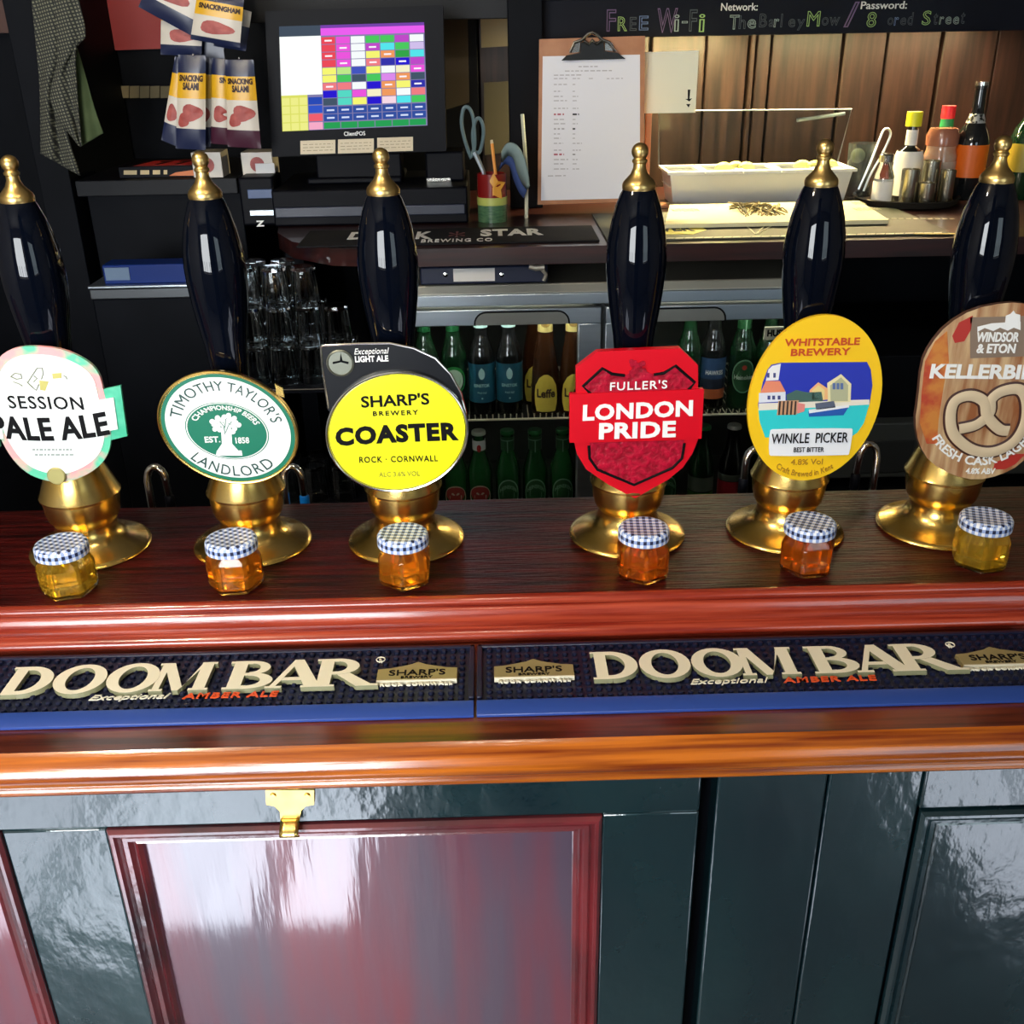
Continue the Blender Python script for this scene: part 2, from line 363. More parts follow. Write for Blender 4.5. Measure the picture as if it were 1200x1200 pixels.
# ------------------------------------------------------------------ rubber bar runners with raised lettering
def letter_pieces(ch):
    """Serif capital as overlapping convex outlines in a unit-high cell; returns (pieces, width). A piece is an outline, or (outer, inner)."""
    el = lambda cx, cy, rx, ry, a0=0, a1=360, n=28: [(cx+rx*math.cos(math.radians(a0+(a1-a0)*i/n)), cy+ry*math.sin(math.radians(a0+(a1-a0)*i/n))) for i in range(n+(a1-a0 < 360))]
    bx = lambda x0, y0, x1, y1: [(x0, y0), (x1, y0), (x1, y1), (x0, y1)]
    def bowl(cx, cy, rx, ry, irx, iry): return (el(cx, cy, rx, ry, -90, 90), el(cx, cy, irx, iry, -90, 90))
    sf = lambda x0, x1, y: bx(x0, y, x1, y+.07)
    if ch == 'D': return [bx(.07, 0, .30, 1), sf(0, .32, 0), sf(0, .32, .93), bx(.28, 0, .36, .13), bx(.28, .87, .36, 1), bowl(.36, .5, .54, .5, .29, .37)], .92
    if ch == 'O': return [(el(.5, .5, .5, .53), el(.5, .5, .26, .40))], 1.0
    if ch == 'M': return [bx(.06, 0, .20, .95), sf(0, .28, 0), [(.06, 1), (.30, 1), (.66, .12), (.54, 0), (.48, 0)], sf(0, .2, .93), [(.54, 0), (.66, .12), (.90, 1), (1.12, 1), (.92, .85), (.60, 0)], bx(.88, 0, 1.13, 1), sf(.80, 1.2, 0), sf(1.0, 1.2, .93)], 1.2
    if ch == 'B': return [bx(.07, 0, .30, 1), sf(0, .32, 0), sf(0, .32, .93), bx(.28, 0, .38, .12), bx(.28, .47, .38, .57), bx(.28, .89, .38, 1), bowl(.37, .745, .33, .255, .16, .155), bowl(.37, .285, .43, .285, .22, .175)], .82
    if ch == 'A': return [[(.0, 0), (.12, 0), (.46, .92), (.40, 1), (.38, 1)], [(.38, 1), (.56, 1), (1.0, 0), (.70, 0), (.40, .75)], bx(.2, .26, .74, .37), sf(-.06, .26, 0), sf(.62, 1.06, 0)], 1.0
    if ch == 'R': return [bx(.07, 0, .30, 1), sf(0, .38, 0), sf(0, .32, .93), bx(.28, .42, .38, .53), bx(.28, .89, .38, 1), bowl(.37, .71, .38, .29, .17, .185), [(.34, .48), (.60, .48), (1.06, 0), (.74, 0)], sf(.78, 1.12, 0)], 1.05
ML, YM0, YM1, ZM = .556, .7625, .872, 1.0605
def runner(xl, label):
    r = thing('bar_runner', label, 'bar mat', (xl+ML/2, (YM0+YM1)/2, ZM), 'rubber bar runners')
    xr = xl+ML
    b = MB().box(xl, xr, YM0+.0155, YM1, ZM, ZM+.005, NAVY); b.build('base', r, bevel=.001)
    b = MB().extrude_x([(YM0, ZM), (YM0+.0165, ZM), (YM0+.0165, ZM+.008), (YM0+.0135, ZM+.0085), (YM0, ZM+.003)], xl, xr, BLUELIP); b.build('front_lip', r, bevel=.0006)
    b = MB()
    b.box(xl, xr, YM1-.005, YM1, ZM+.004, ZM+.009, NAVY)
    b.box(xl, xl+.005, YM0+.02, YM1, ZM+.004, ZM+.009, NAVY); b.box(xr-.005, xr, YM0+.02, YM1, ZM+.004, ZM+.009, NAVY)
    b.build('border', r, bevel=.001)
    b = MB(); nx, ny = 58, 9
    for i in range(nx):
        for j in range(ny):
            b.lathe([(.0031, .0045), (.0026, .0078), (.0012, .0084)], NAVY, (xl+.012+i*(ML-.024)/(nx-1), YM0+.0215+j*(YM1-YM0-.0295)/(ny-1), ZM), 6)
    b.build('nubs', r)
    # big lettering
    pos = [('D', .0, .130), ('O', .132, .274), ('O', .277, .419), ('M', .407, .566), ('B', .604, .738), ('A', .728, .870), ('R', .846, 1.014)]
    T0, TW, Yb, Ht = xl+.110, .347, .8015, .0465
    b = MB(); k = 0
    for ch, f0, f1 in pos:
        pcs, wd = letter_pieces(ch)
        for pc in pcs:
            k += 1; zt = ZM+.0115+.00002*(k % 9)
            mp = lambda q: Vector((T0+TW*(f0+(f1-f0)*q[0]/wd), Yb+Ht*q[1], zt))
            if isinstance(pc, tuple):
                o_, i_ = [mp(q) for q in pc[0]], [mp(q) for q in pc[1]]; n = len(o_); dn = Vector((.0004, -.0004, -.0045))
                full = ch == 'O'
                ex = lambda q, c, s: Vector((c.x+(q.x-c.x)*s, c.y+(q.y-c.y)*s, q.z))
                vs_ = o_+i_+[p+dn+Vector((.0008, -.0005, 0)) for p in o_]+[p+dn for p in i_]
                top, sid = [], []
                for a in range(n if full else n-1):
                    c_ = (a+1) % n; top.append((a, c_, c_+n, a+n)); sid += [(a, a+2*n, c_+2*n, c_), (a+n, c_+n, c_+3*n, a+3*n)]
                b.add(vs_, top, CREAM); b.add(vs_, sid, OLIVE)
            else:
                o_ = [mp(q) for q in pc]; n = len(o_); dn = Vector((.0006, -.0006, -.0045)); vs_ = o_+[p+dn for p in o_]
                b.add(vs_, [tuple(range(n))], CREAM); b.add(vs_, [(a, a+n, (a+1) % n+n, (a+1) % n) for a in range(n)], OLIVE)
    text_plane(b, 'R', (T0+TW*1.022, Yb+Ht*.93, ZM+.010), .003, .004, CREAM, v=(0, 1, 0), d=.003)
    b.tube([(T0+TW*1.022+.0042*math.cos(t*.5236), Yb+Ht*.93+.0042*math.sin(t*.5236), ZM+.0115) for t in range(12)], .0006, CREAM, 6, closed=True)
    b.build('lettering', r, smooth=False)
    b = MB()
    text_plane(b, 'Exceptional', (T0+TW*.365, Yb-.0075, ZM+.0102), .074, .0105, CREAM, v=(0, 1, 0), d=.001, shear=.35)
    b.build('script_lettering', r, smooth=False)
    b = MB()
    text_plane(b, 'AMBER ALE', (T0+TW*.635, Yb-.0075, ZM+.0102), .088, .0082, REDINK, v=(0, 1, 0), d=.001, bold=.02, spacing=1.15, shear=.1)
    b.build('red_lettering', r, smooth=False)
    for bx0 in (xl+.0165, xr-.0165-.076):
        zt = ZM+.0105; y0, y1, y2 = .806, .829, .8405
        out = [(bx0, y0+.004), (bx0+.076, y0+.004), (bx0+.076, y1), (bx0+.064, y1+.0015), (bx0+.046, y1+.007), (bx0+.038, y2), (bx0+.030, y1+.007), (bx0+.012, y1+.0015), (bx0, y1)]
        b = MB(); b.prism([(x, y, zt) for x, y in out], (0, 0, -1), .006, BADGE)
        text_plane(b, "SHARP'S", (bx0+.038, .8225, zt), .054, .0095, INK, v=(0, 1, 0), d=.001, bold=.012)
        text_plane(b, 'BREWERY', (bx0+.038, .8145, zt), .03, .0035, INK, v=(0, 1, 0), d=.001, bold=.01)
        b.box(bx0, bx0+.076, .8085, .8105, zt-.004, zt+.0004, CREAM)
        text_plane(b, 'ROCK CORNWALL', (bx0+.038, .8052, ZM+.009), .068, .0036, CREAM, v=(0, 1, 0), d=.002, bold=.02, spacing=1.2)
        b.build('badge', r, smooth=False)
    return r
runner(-.5825, 'left navy rubber bar runner on the shelf, lit blue along its front lip')
runner(-.0240, 'right navy rubber bar runner on the shelf, its front lip in shade')

# ------------------------------------------------------------------ hand pumps
ZT = 1.1055
YP, YCL = 1.040, .998
PX = [-.4595, -.2775, -.1045, .1455, .3250, .4985]
PLAB = ['black hand pump farthest left, with a round white clip edged in green and pink',
        'brass and black hand pump with an oval green and white clip in a gold rim',
        'brass and black hand pump with a round yellow clip under a black header',
        'brass and black hand pump with a bright red shield clip',
        'brass and black hand pump with a tall yellow oval clip picturing a harbour',
        'brass and black hand pump farthest right, with a wood-effect clip showing a pretzel']
flange = [(.0, 0), (.0645, 0), (.0655, .0015), (.0645, .0035), (.060, .0055), (.052, .0085), (.044, .0125), (.0375, .0175), (.034, .0235), (.0325, .030), (.033, .034)]
collar = [(.033, .034), (.0345, .036), (.0375, .041), (.0395, .050), (.0405, .062), (.0405, .064), (.0425, .0655), (.0428, .0675), (.0415, .0695), (.036, .084), (.029, .102), (.0235, .115), (.0205, .120), (.0, .120)]
handle = [(.0, .116), (.0175, .116), (.0185, .17), (.0192, .205), (.0215, .23), (.0250, .252), (.0282, .275), (.0303, .297), (.0305, .312), (.0293, .328), (.0262, .346), (.0222, .361), (.0178, .3725), (.0150, .378), (.0, .378)]
finial = [(.0, .376), (.0158, .376), (.0163, .3775), (.0163, .381), (.0152, .3835), (.0125, .3865), (.0085, .391), (.0062, .3965), (.0060, .4005), (.0072, .4015), (.0074, .4035), (.0060, .4048)]
finial += [(.0082*math.sin(math.radians(a)), .4115-.0082*math.cos(math.radians(a))) for a in range(45, 180, 15)]+[(.0, .4197)]
PUMP = []
for i, x in enumerate(PX):
    r = thing('hand_pump', PLAB[i], 'hand pump', (x, YP, ZT), 'hand pumps along the bar')
    c = (x, YP, ZT)
    for nm, pr, m in (('flange', flange, BRASS), ('collar', collar, BRASS), ('handle', handle, BLACKGLOSS), ('finial', finial, GOLD)):
        MB().lathe(pr, m, c, 48, cap=False).build(nm, r, ang=40, weld=True)
    MB().box(x-.008, x+.008, YCL+.0035, YP-.012, ZT+.105, ZT+.16, BRASS).build('clip_bracket', r)
    PUMP.append(r)
def clip(i, name='pump_clip'):
    return PUMP[i]
# --- clip: round white with ribbon
SP_W = flat('cool_white', (.86, .90, .88), .35, coat=.4)
SP_G = mat('green_pink_border', (.10, .55, .34), .4, col2=(.85, .35, .36), nscale=42, lo=.42, hi=.58, detail=2)
SP_G2 = mat('green_ribbon', (.03, .42, .24), .4, col2=(.10, .55, .36), nscale=60)
Y = YCL
outl = smooth_loop([(36, 405), (70, 408), (97, 419), (115, 434), (121, 456), (128, 490), (131, 520), (122, 542), (100, 558), (75, 566), (50, 563), (28, 553), (8, 530), (-10, 490), (-14, 450), (-4, 420), (14, 408)], 2)
b = MB(); slab(b, poly(outl, Y), SP_G, .004); slab(b, poly([(112, 458), (141, 452), (149, 511), (122, 518)], Y+.0005), SP_G2, .0035)
slab(b, poly([(-10, 470), (-36, 468), (-28, 528), (0, 524)], Y+.0005), SP_G2, .0035)
pc = b.build('clip', PUMP[0], bevel=.0006); pc['label'] = 'round white clip edged in green and pink with ribbon ends'
inn = [(58+(x-58)*.89, 487+(y-487)*.88) for x, y in outl]
b = MB(); slab(b, poly(inn, Y-.0008), SP_W, .001); slab(b, poly([(110, 470), (133, 466), (138, 503), (112, 508)], Y-.0010), SP_W, .001); slab(b, poly([(0, 478), (-26, 476), (-20, 518), (4, 514)], Y-.001), SP_W, .001)
b.build('label_face', pc, smooth=False)
b = MB()
text_px(b, 'SESSION', 9.5, 97, 472, 15, Y-.0013, INK, slope=.02, spacing=1.12, bold=.006)
text_px(b, 'PALE ALE', -10, 126, 497, 27, Y-.0013, INK, slope=-.02, arc=-6, bold=.03, spacing=1.05)
dashes(b, 38, 86, 527, 2, Y-.0012, flat('grey_ink', (.3, .36, .33)), 0, 4); dashes(b, 41, 86, 533, 2, Y-.0012, MATS['grey_ink'], 0, 4)
b.build('lettering', pc, smooth=False)
b = MB(); SKG = flat('sketch_grey', (.22, .24, .16)); SKY_ = flat('sketch_gold', (.5, .45, .12))
for pts in ([(33, 448), (38, 440), (44, 431), (50, 431), (51, 438), (49, 444)], [(32, 447), (38, 453), (43, 457), (46, 450)], [(40, 440), (44, 443), (40, 447)], [(13, 441), (18, 437), (25, 438), (26, 443), (20, 444), (13, 441)], [(16, 447), (22, 449), (27, 452)], [(75, 440), (78, 441), (79, 444)]):
    b.tube([p+Vector((0, -.0012, 0)) for p in poly(pts, Y)], .0006, SKG, 5)
slab(b, poly([(46, 446), (57, 447), (53, 458), (47, 457)], Y-.0012), SKY_, .0004); slab(b, poly([(61, 438), (72, 437), (72, 443), (62, 444)], Y-.0012), SKY_, .0004)
b.build('drawing', pc)
c = P(67, 557, Y); MB().lathe([(.0093, 0), (.0096, -.002), (.0085, -.0028), (.0, -.0028)], mat('old_gold', (.5, .45, .18), .4, .7), (c.x, Y-.0005, c.z), 28, axis='Y', cap=False).build('medallion', pc)
# --- clip: oval green and white
LG = flat('bottle_green_print', (.004, .17, .10), .3, coat=.5)
c0, A, B = (267, 501), (81.7, 5), (11, 65.5)
b = MB(); slab(b, ell(c0, A, B, Y), BRASS, .006); b.tube(ell(c0, A, B, Y-.0002, .985), .0016, BRASS, 8, closed=True)
slab(b, poly([(322, 450), (331, 455), (333, 466), (324, 462)], Y+.001), BRASS, .004)
pc = b.build('clip', PUMP[1], ang=30); pc['label'] = 'oval green and white clip in a gold rim'
b = MB(); slab(b, ell(c0, A, B, Y-.0004, .955), LG, .0012); slab(b, ell(c0, A, B, Y-.0008, .895), WHITE, .0008)
c1, A1, B1 = (266, 505), (49, 3), (5, 33.2)
slab(b, ell(c1, A1, B1, Y-.0010, 1.0), LG, .0006); slab(b, ell(c1, A1, B1, Y-.0012, .975), WHITE, .0004); slab(b, ell(c1, A1, B1, Y-.0014, .95), LG, .0004)
b.build('label_face', pc, smooth=False)
b = MB()
text_arc(b, "TIMOTHY TAYLOR'S", c0, A, B, -170, -12, .655, .835, Y-.0011, flat('dark_green_ink', (.01, .06, .05)), spacing=1.08)
text_arc(b, 'LANDLORD', c0, A, B, 136, 46, .865, .685, Y-.0011, MATS['dark_green_ink'], spacing=1.12)
text_arc(b, 'CHAMPIONSHIP BEERS', c1, A1, B1, -158, -22, .74, .90, Y-.0016, WHITE, bold=.015)
text_px(b, 'EST.', 240, 258, 515, 7, Y-.0016, WHITE, bold=.02); text_px(b, '1858', 276, 292, 516, 7, Y-.0016, WHITE, bold=.02)
b.build('lettering', pc, smooth=False)
b = MB()
slab(b, poly([(259, 503), (271, 503), (272, 520), (280, 529), (254, 529), (260, 520)], Y-.0016), WHITE, .0004); slab(b, poly([(254, 528), (283, 528), (284, 534), (253, 534)], Y-.0016), WHITE, .0004)
for k in range(26):
    t = k*2.399; rr = math.sqrt(k/26)
    slab(b, ell((264.5+17*rr*math.cos(t), 497+11*rr*math.sin(t)), (3.2, 0), (0, 3.0), Y-.00165-.00001*k, 1, 9), WHITE, .0004)
for pts in ([(264, 508), (263, 499), (258, 493)], [(265, 506), (268, 498), (272, 493)], [(264, 500), (265, 490)]): b.tube([p+Vector((0, -.0022, 0)) for p in poly(pts, Y)], .0004, LG, 4)
b.build('tree_emblem', pc, smooth=False)
# --- clip: round yellow with black header
YEL = flat('acid_yellow', (.92, .90, .0), .35, coat=.4)
c0, A, B = (465.3, 506), (83.5, -1.5), (-1, 70.5)
b = MB()
hd = [(375, 409), (378, 406.5), (420, 404), (456, 403.5), (484, 409), (510, 421), (528, 440), (540, 462), (546, 485), (520, 520), (420, 520), (384, 480), (378, 440)]
slab(b, poly(hd, Y+.004), flat('black_header', (.004, .005, .008), .3, spec=.3), .006)
b.tube([p+Vector((0, .004, 0)) for p in poly(hd[:9]+[(546, 500)], Y)], .0011, CHROME, 6); b.tube([p+Vector((0, .004, 0)) for p in poly([(384, 480), (378, 440), (375, 409)], Y)], .0011, CHROME, 6)
pc = b.build('clip', PUMP[2], ang=30); pc['label'] = 'round yellow clip in a silver rim under a black header'
b = MB(); slab(b, ell(c0, A, B, Y-.001, 1.0), CHROME, .006); b.tube(ell(c0, A, B, Y-.0012, .985), .0016, CHROME, 8, closed=True)
b.build('rim', pc, ang=30)
b = MB(); slab(b, ell(c0, A, B, Y-.0018, .955), YEL, .0015); b.build('label_face', pc, smooth=False)
b = MB(); Yt = Y-.0021
text_px(b, "SHARP'S", 423, 503, 469, 14, Yt, INK, slope=-.05, bold=.022); text_px(b, 'BREWERY', 437, 490, 484, 5.5, Yt, INK, slope=-.03, spacing=1.35, bold=.02)
text_px(b, 'COASTER', 393, 537, 509, 21.5, Yt, INK, slope=-.05, bold=.05, spacing=1.12, arc=1); text_px(b, 'ROCK · CORNWALL', 421, 513, 538, 7, Yt, INK, slope=-.02, spacing=1.15, bold=.012)
text_px(b, 'ALC 3.6% VOL', 444, 492, 555.5, 5.5, Yt, flat('olive_ink', (.30, .30, .02)), slope=-.03, bold=.006)
b.build('lettering', pc, smooth=False); b = MB()
text_px(b, 'Exceptional', 415, 456, 412.5, 9, Y+.0036, WHITE, slope=-.03, shear=.3); text_px(b, 'LIGHT ALE', 416, 455, 420.5, 7, Y+.0036, WHITE, slope=-.03, bold=.03)
b.build('header_lettering', pc, smooth=False)
c = P(399, 425, Y+.004); b = MB().lathe([(.0135, 0), (.0140, -.002), (.0125, -.003), (.0118, -.002), (.0, -.002)], mat('coin', (.20, .21, .17), .4, .8), (c.x, Y+.004, c.z), 32, axis='Y', cap=False)
b.tube([p+Vector((0, .0015, 0)) for p in poly([(390, 426), (399, 424), (399, 416), (400, 424), (408, 426)], Y)], .0012, DARK, 6); b.build('medallion', pc)
# --- clip: red shield
RED = flat('shield_red', (.62, .001, .012), .4, spec=.25)
REDT = mat('textured_red', (.26, .002, .014), .45, spec=.2, col2=(.48, .004, .03), nscale=170, bump=.5, detail=2)
out = [(700, 412), (797, 408), (818, 428), (818, 455), (818, 515), (811, 532), (800, 548), (783, 562), (744, 584), (713, 568), (687, 550), (676, 532), (673, 519), (675, 461), (675, 431)]
b = MB(); slab(b, poly(out, Y), RED, .009); slab(b, poly([(667.5, 462), (825, 456), (822, 514), (667.5, 519)], Y-.0025), RED, .006)
pc = b.build('clip', PUMP[3], bevel=.0013, bseg=3, ang=30); pc['label'] = 'bright red shield clip with raised band'
b = MB(); slab(b, poly([(682, 452), (706, 431), (717, 438), (733, 440), (748, 432), (766, 439), (778, 437), (792, 428), (814, 448), (800, 460), (695, 463)], Y-.0006), REDT, .001)
slab(b, poly([(691, 519), (802, 516), (799, 537), (788, 548), (743, 568), (700, 550), (691, 537)], Y-.0006), REDT, .001)
for k in range(14): slab(b, ell((748+random.uniform(-9, 9), 431+random.uniform(-8, 8)), (3, 0), (0, 3), Y-.001-.0001*k, 1, 7), REDT, .001)
b.build('relief', pc, smooth=False)
b = MB()
for pts in ([(693, 462), (683, 452.5), (706, 431.5), (717, 438), (732, 440)], [(766, 439), (778, 437), (791.5, 428.5), (814, 448), (806, 457.5)], [(690, 522), (691, 537), (700, 550), (743, 568), (788, 548), (799, 537), (802, 519)]):
    MB().tube([p+Vector((0, -.0005, 0)) for p in poly(pts, Y)], .0016, INK, 8).build('black_outline', pc)
b = MB()
text_px(b, "FULLER'S", 715, 782, 451.5, 10, Y-.0012, WHITE, slope=-.04, spacing=1.15, bold=.01)
text_px(b, 'LONDON', 683, 812, 481, 19, Y-.0031, WHITE, slope=-.045, bold=.04, spacing=1.08); text_px(b, 'PRIDE', 702, 792, 504, 19, Y-.0031, WHITE, slope=-.03, bold=.04, spacing=1.08)
b.build('lettering', pc, smooth=False)
# --- clip: tall yellow oval with a harbour
AMB = flat('amber_yellow', (.90, .55, .012), .4, spec=.3)
c0, A, B = (955, 466), (78.3, -6.5), (-9, 96.7)
b = MB(); slab(b, ell(c0, A, B, Y), AMB, .005)
pc = b.build('clip', PUMP[4], bevel=.0008, ang=30); pc['label'] = 'tall yellow oval clip with a harbour picture'
Z1 = lambda x, y: (860+x/5.45, 360+y/5.45)
ZZ = lambda *q: [Z1(x, y) for x, y in q]
b = MB(); yy = Y-.0004
def pic(pts, col, nm, lay=0): slab(b, poly(ZZ(*pts), yy-.00015*lay), flat(nm, col, .35, coat=.3), .0006)
pic([(215, 400), (240, 368), (300, 355), (850, 350), (875, 400), (885, 500), (868, 610), (830, 740), (790, 800), (740, 835), (200, 832), (165, 730), (155, 620), (185, 480)], (.02, .035, .42), 'deep_blue_sky')
pic([(157, 655), (866, 618), (830, 740), (790, 800), (740, 835), (200, 832), (165, 730)], (.03, .60, .62), 'turquoise_sea', 1)
pic([(160, 615), (865, 590), (866, 622), (158, 660)], (.80, .74, .62), 'pale_quay', 2)
pic([(220, 400), (245, 375), (300, 362), (285, 465), (205, 470)], (.80, .80, .80), 'house_white', 2); pic([(205, 472), (295, 472), (330, 540), (170, 548)], (.78, .25, .14), 'roof_coral', 3)
pic([(160, 548), (330, 540), (330, 600), (160, 610)], (.72, .74, .80), 'house_white2', 2)
pic([(485, 530), (540, 480), (600, 520), (600, 590), (480, 600)], (.85, .45, .20), 'house_orange', 3); pic([(500, 532), (540, 498), (580, 528), (578, 590), (500, 590)], (.80, .62, .25), 'house_gold', 4)
pic([(597, 485), (685, 428), (750, 490), (745, 605), (600, 610)], (.80, .72, .40), 'house_cream', 3); pic([(615, 500), (685, 448), (730, 498), (728, 600), (618, 600)], (.45, .45, .28), 'house_dun', 4)
pic([(335, 560), (400, 530), (470, 545), (560, 540), (570, 600), (340, 610)], (.06, .13, .11), 'hedge_dark', 4)
for x in (220, 260): pic([(x-8, 420), (x+8, 420), (x+7, 450), (x-8, 450)], (.05, .06, .2), 'window_navy', 3)
for x in (225, 255, 290): pic([(x-10, 565), (x+8, 565), (x+8, 590), (x-10, 590)], (.05, .06, .2), 'window_navy', 3)
for x in (640, 665, 690): pic([(x-9, 485), (x+9, 485), (x+9, 525), (x-9, 525)], (.10, .16, .35), 'window_blue', 6)
pic([(285, 600), (415, 595), (400, 685), (275, 690)], (.55, .30, .16), 'jetty_brown', 5)
for x in (290, 315, 340, 365, 390): pic([(x, 600), (x+11, 600), (x+4, 688), (x-7, 688)], (.03, .02, .02), 'pile_black', 6)
pic([(475, 668), (740, 628), (700, 690), (480, 700)], (.02, .10, .42), 'hull_blue', 6); pic([(480, 655), (738, 625), (735, 640), (480, 678)], (.80, .82, .85), 'hull_white', 7); pic([(520, 615), (640, 600), (650, 640), (525, 655)], (.10, .12, .18), 'cabin_dark', 7)
pic([(405, 610), (455, 620), (450, 665), (405, 680)], (.75, .25, .22), 'tender_red', 6)
lab = smooth_loop([(228, 790), (250, 778), (750, 772), (762, 785), (738, 938), (722, 945), (240, 952), (222, 938)], 1)
pic(lab, (.84, .85, .88), 'label_white', 9)
b.build('harbour_picture', pc, smooth=False)
b = MB(); WR = flat('rust_red_ink', (.55, .06, .01))
def tz(s, x0, x1, yc, h, m, y_=Y-.0006, **k): text_px(b, s, 860+x0/5.45, 860+x1/5.45, 360+yc/5.45, h/5.45, y_, m, **k)
tz('WHITSTABLE', 325, 805, 222, 48, WR, slope=-.02, bold=.02); tz('BREWERY', 365, 745, 286, 46, WR, slope=-.02, bold=.02)
b.build('brewery_lettering', pc, smooth=False); b = MB()
tz('WINKLE  PICKER', 240, 730, 836, 64, INK, Y-.0026, slope=-.02, bold=.004); tz('BEST BITTER', 383, 575, 910, 30, INK, Y-.0026, slope=-.01)
b.build('name_lettering', pc, smooth=False); b = MB()
tz('4.8% Vol', 365, 567, 988, 36, flat('bronze_ink', (.42, .20, .01)), slope=-.02)
text_arc(b, 'Craft Brewed in Kent', c0, A, B, 121, 67, .955, .885, Y-.0006, MATS['bronze_ink'])
b.build('lettering', pc, smooth=False)
# --- clip: wood-effect with a pretzel
KW = mat('printed_timber', (.30, .10, .03), .4, col2=(.62, .42, .22), nscale=16, stretch=(5, 1, .55), lo=.36, hi=.6, coat=.3)
KR = mat('printed_rust', (.45, .05, .02), .4, col2=(.60, .22, .04), nscale=40, lo=.4, hi=.6, coat=.3)
out = smooth_loop([(1180, 354), (1140, 362), (1110, 380), (1090, 404), (1080, 426), (1076, 468), (1072, 494), (1077, 522), (1090, 542), (1116, 557), (1144, 563), (1172, 557), (1195, 545), (1215, 522), (1228, 482), (1236, 432), (1238, 400), (1226, 370), (1205, 356)], 1)
b = MB(); slab(b, poly(out, Y), KW, .006, flat('clip_edge_brown', (.10, .045, .03)))
pc = b.build('clip', PUMP[5], bevel=.0008, ang=30); pc['label'] = 'wood-effect clip with a pretzel'
K = lambda x, y: (1050+x/5, 340+y/5)
KK = lambda *q: [K(x, y) for x, y in q]
b = MB()
slab(b, poly(KK((170, 420), (230, 300), (300, 240), (310, 420), (280, 560), (250, 760), (240, 900), (180, 900), (140, 780), (150, 600)), Y-.0003), KR, .0005)
b.build('rust_patch', pc, smooth=False); b = MB()
slab(b, poly(KK((330, 270), (370, 190), (450, 150), (440, 230), (400, 300), (345, 310)), Y-.0004), flat('printed_red', (.45, .03, .02)), .0005)
b.build('red_patch', pc, smooth=False); b = MB()
slab(b, poly(KK((580, 1010), (700, 960), (760, 960), (700, 1020), (640, 1050), (570, 1050)), Y-.0004), MATS['printed_red'], .0005)
b.build('red_patch', pc, smooth=False); b = MB()
GRY = flat('logo_taupe', (.24, .17, .12)); slab(b, poly(KK((435, 160), (830, 150), (830, 385), (435, 400)), Y-.0004), GRY, .0006)
slab(b, poly(KK((478, 215), (560, 195), (640, 190), (730, 185), (730, 235), (690, 220), (655, 238), (610, 220), (570, 240), (520, 222), (478, 245)), Y-.0008), WHITE, .0005)
slab(b, poly(KK((640, 192), (645, 150), (672, 140), (690, 120), (700, 138), (728, 145), (728, 188)), Y-.0009), WHITE, .0005)
b.build('printed_face', pc, smooth=False)
pr_ = [(360, 820), (440, 790), (540, 720), (590, 660), (600, 640), (590, 660)]
def curve(pts, n=8):
    o = []
    for i in range(len(pts)-1):
        p0, p1, p2, p3 = [Vector(pts[max(0, min(len(pts)-1, j))]) for j in (i-1, i, i+1, i+2)]
        for k in range(n):
            t = k/n; o.append(.5*((2*p1)+(p2-p0)*t+(2*p0-5*p1+4*p2-p3)*t*t+(3*p1-p0-3*p2+p3)*t**3))
    return o+[Vector(pts[-1])]
pz = curve([(365, 812), (470, 785), (545, 715), (555, 640), (620, 590), (720, 580), (760, 650), (750, 780), (680, 890), (560, 945), (440, 930), (340, 850), (315, 750), (340, 650), (430, 615), (510, 650), (530, 735), (600, 810), (655, 820)], 8)
b = MB()
for rad, m, dy in ((.0076, INK, 0.0), (.0055, flat('pretzel_cream', (.66, .52, .34)), -.0012)):
    path = [P(*K(q[0], q[1]), Y)+Vector((0, -.0004+dy-j*4e-6, 0)) for j, q in enumerate(pz)]
    n = len(path); vs_, fs = [], []
    for i, p in enumerate(path):
        t = (path[min(n-1, i+1)]-path[max(0, i-1)]).normalized(); w = Vector((-t.z, 0, t.x))*rad
        vs_ += [p+w, p-w, p+w*.7+Vector((0, -.0008, 0)), p-w*.7+Vector((0, -.0008, 0))]
    for i in range(n-1):
        a_ = i*4; c_ = a_+4; fs += [(a_, a_+2, c_+2, c_), (a_+2, a_+3, c_+3, c_+2), (a_+3, a_+1, c_+1, c_+3)]
    b.add(vs_, fs, m if m is not INK else flat('pretzel_brown', (.06, .018, .012)))
b.build('pretzel', pc)
b = MB()
def tk(s, x0, x1, yc, h, m, y_=Y-.001, **k): text_px(b, s, 1050+x0/5, 1050+x1/5, 340+yc/5, h/5, y_, m, **k)
tk('WINDSOR', 472, 722, 275, 58, WHITE, bold=.03, slope=.0); tk('& ETON', 475, 700, 342, 56, WHITE, bold=.03, slope=.0)
b.build('logo_lettering', pc, smooth=False); b = MB()
tk('KELLERBIER', 203, 890, 478, 84, WHITE, bold=.035, slope=.01)
b.build('name_lettering', pc, smooth=False); b = MB()
text_arc(b, 'FRESH CASK LAGER', K(520, 690), (68, -3), (-4, 66), 150, 32, 1.02, .86, Y-.001, WHITE, bold=.02)
tk('4.8% ABV', 410, 580, 1060, 34, WHITE, bold=.02, slope=.01)
b.build('lettering', pc, smooth=False)

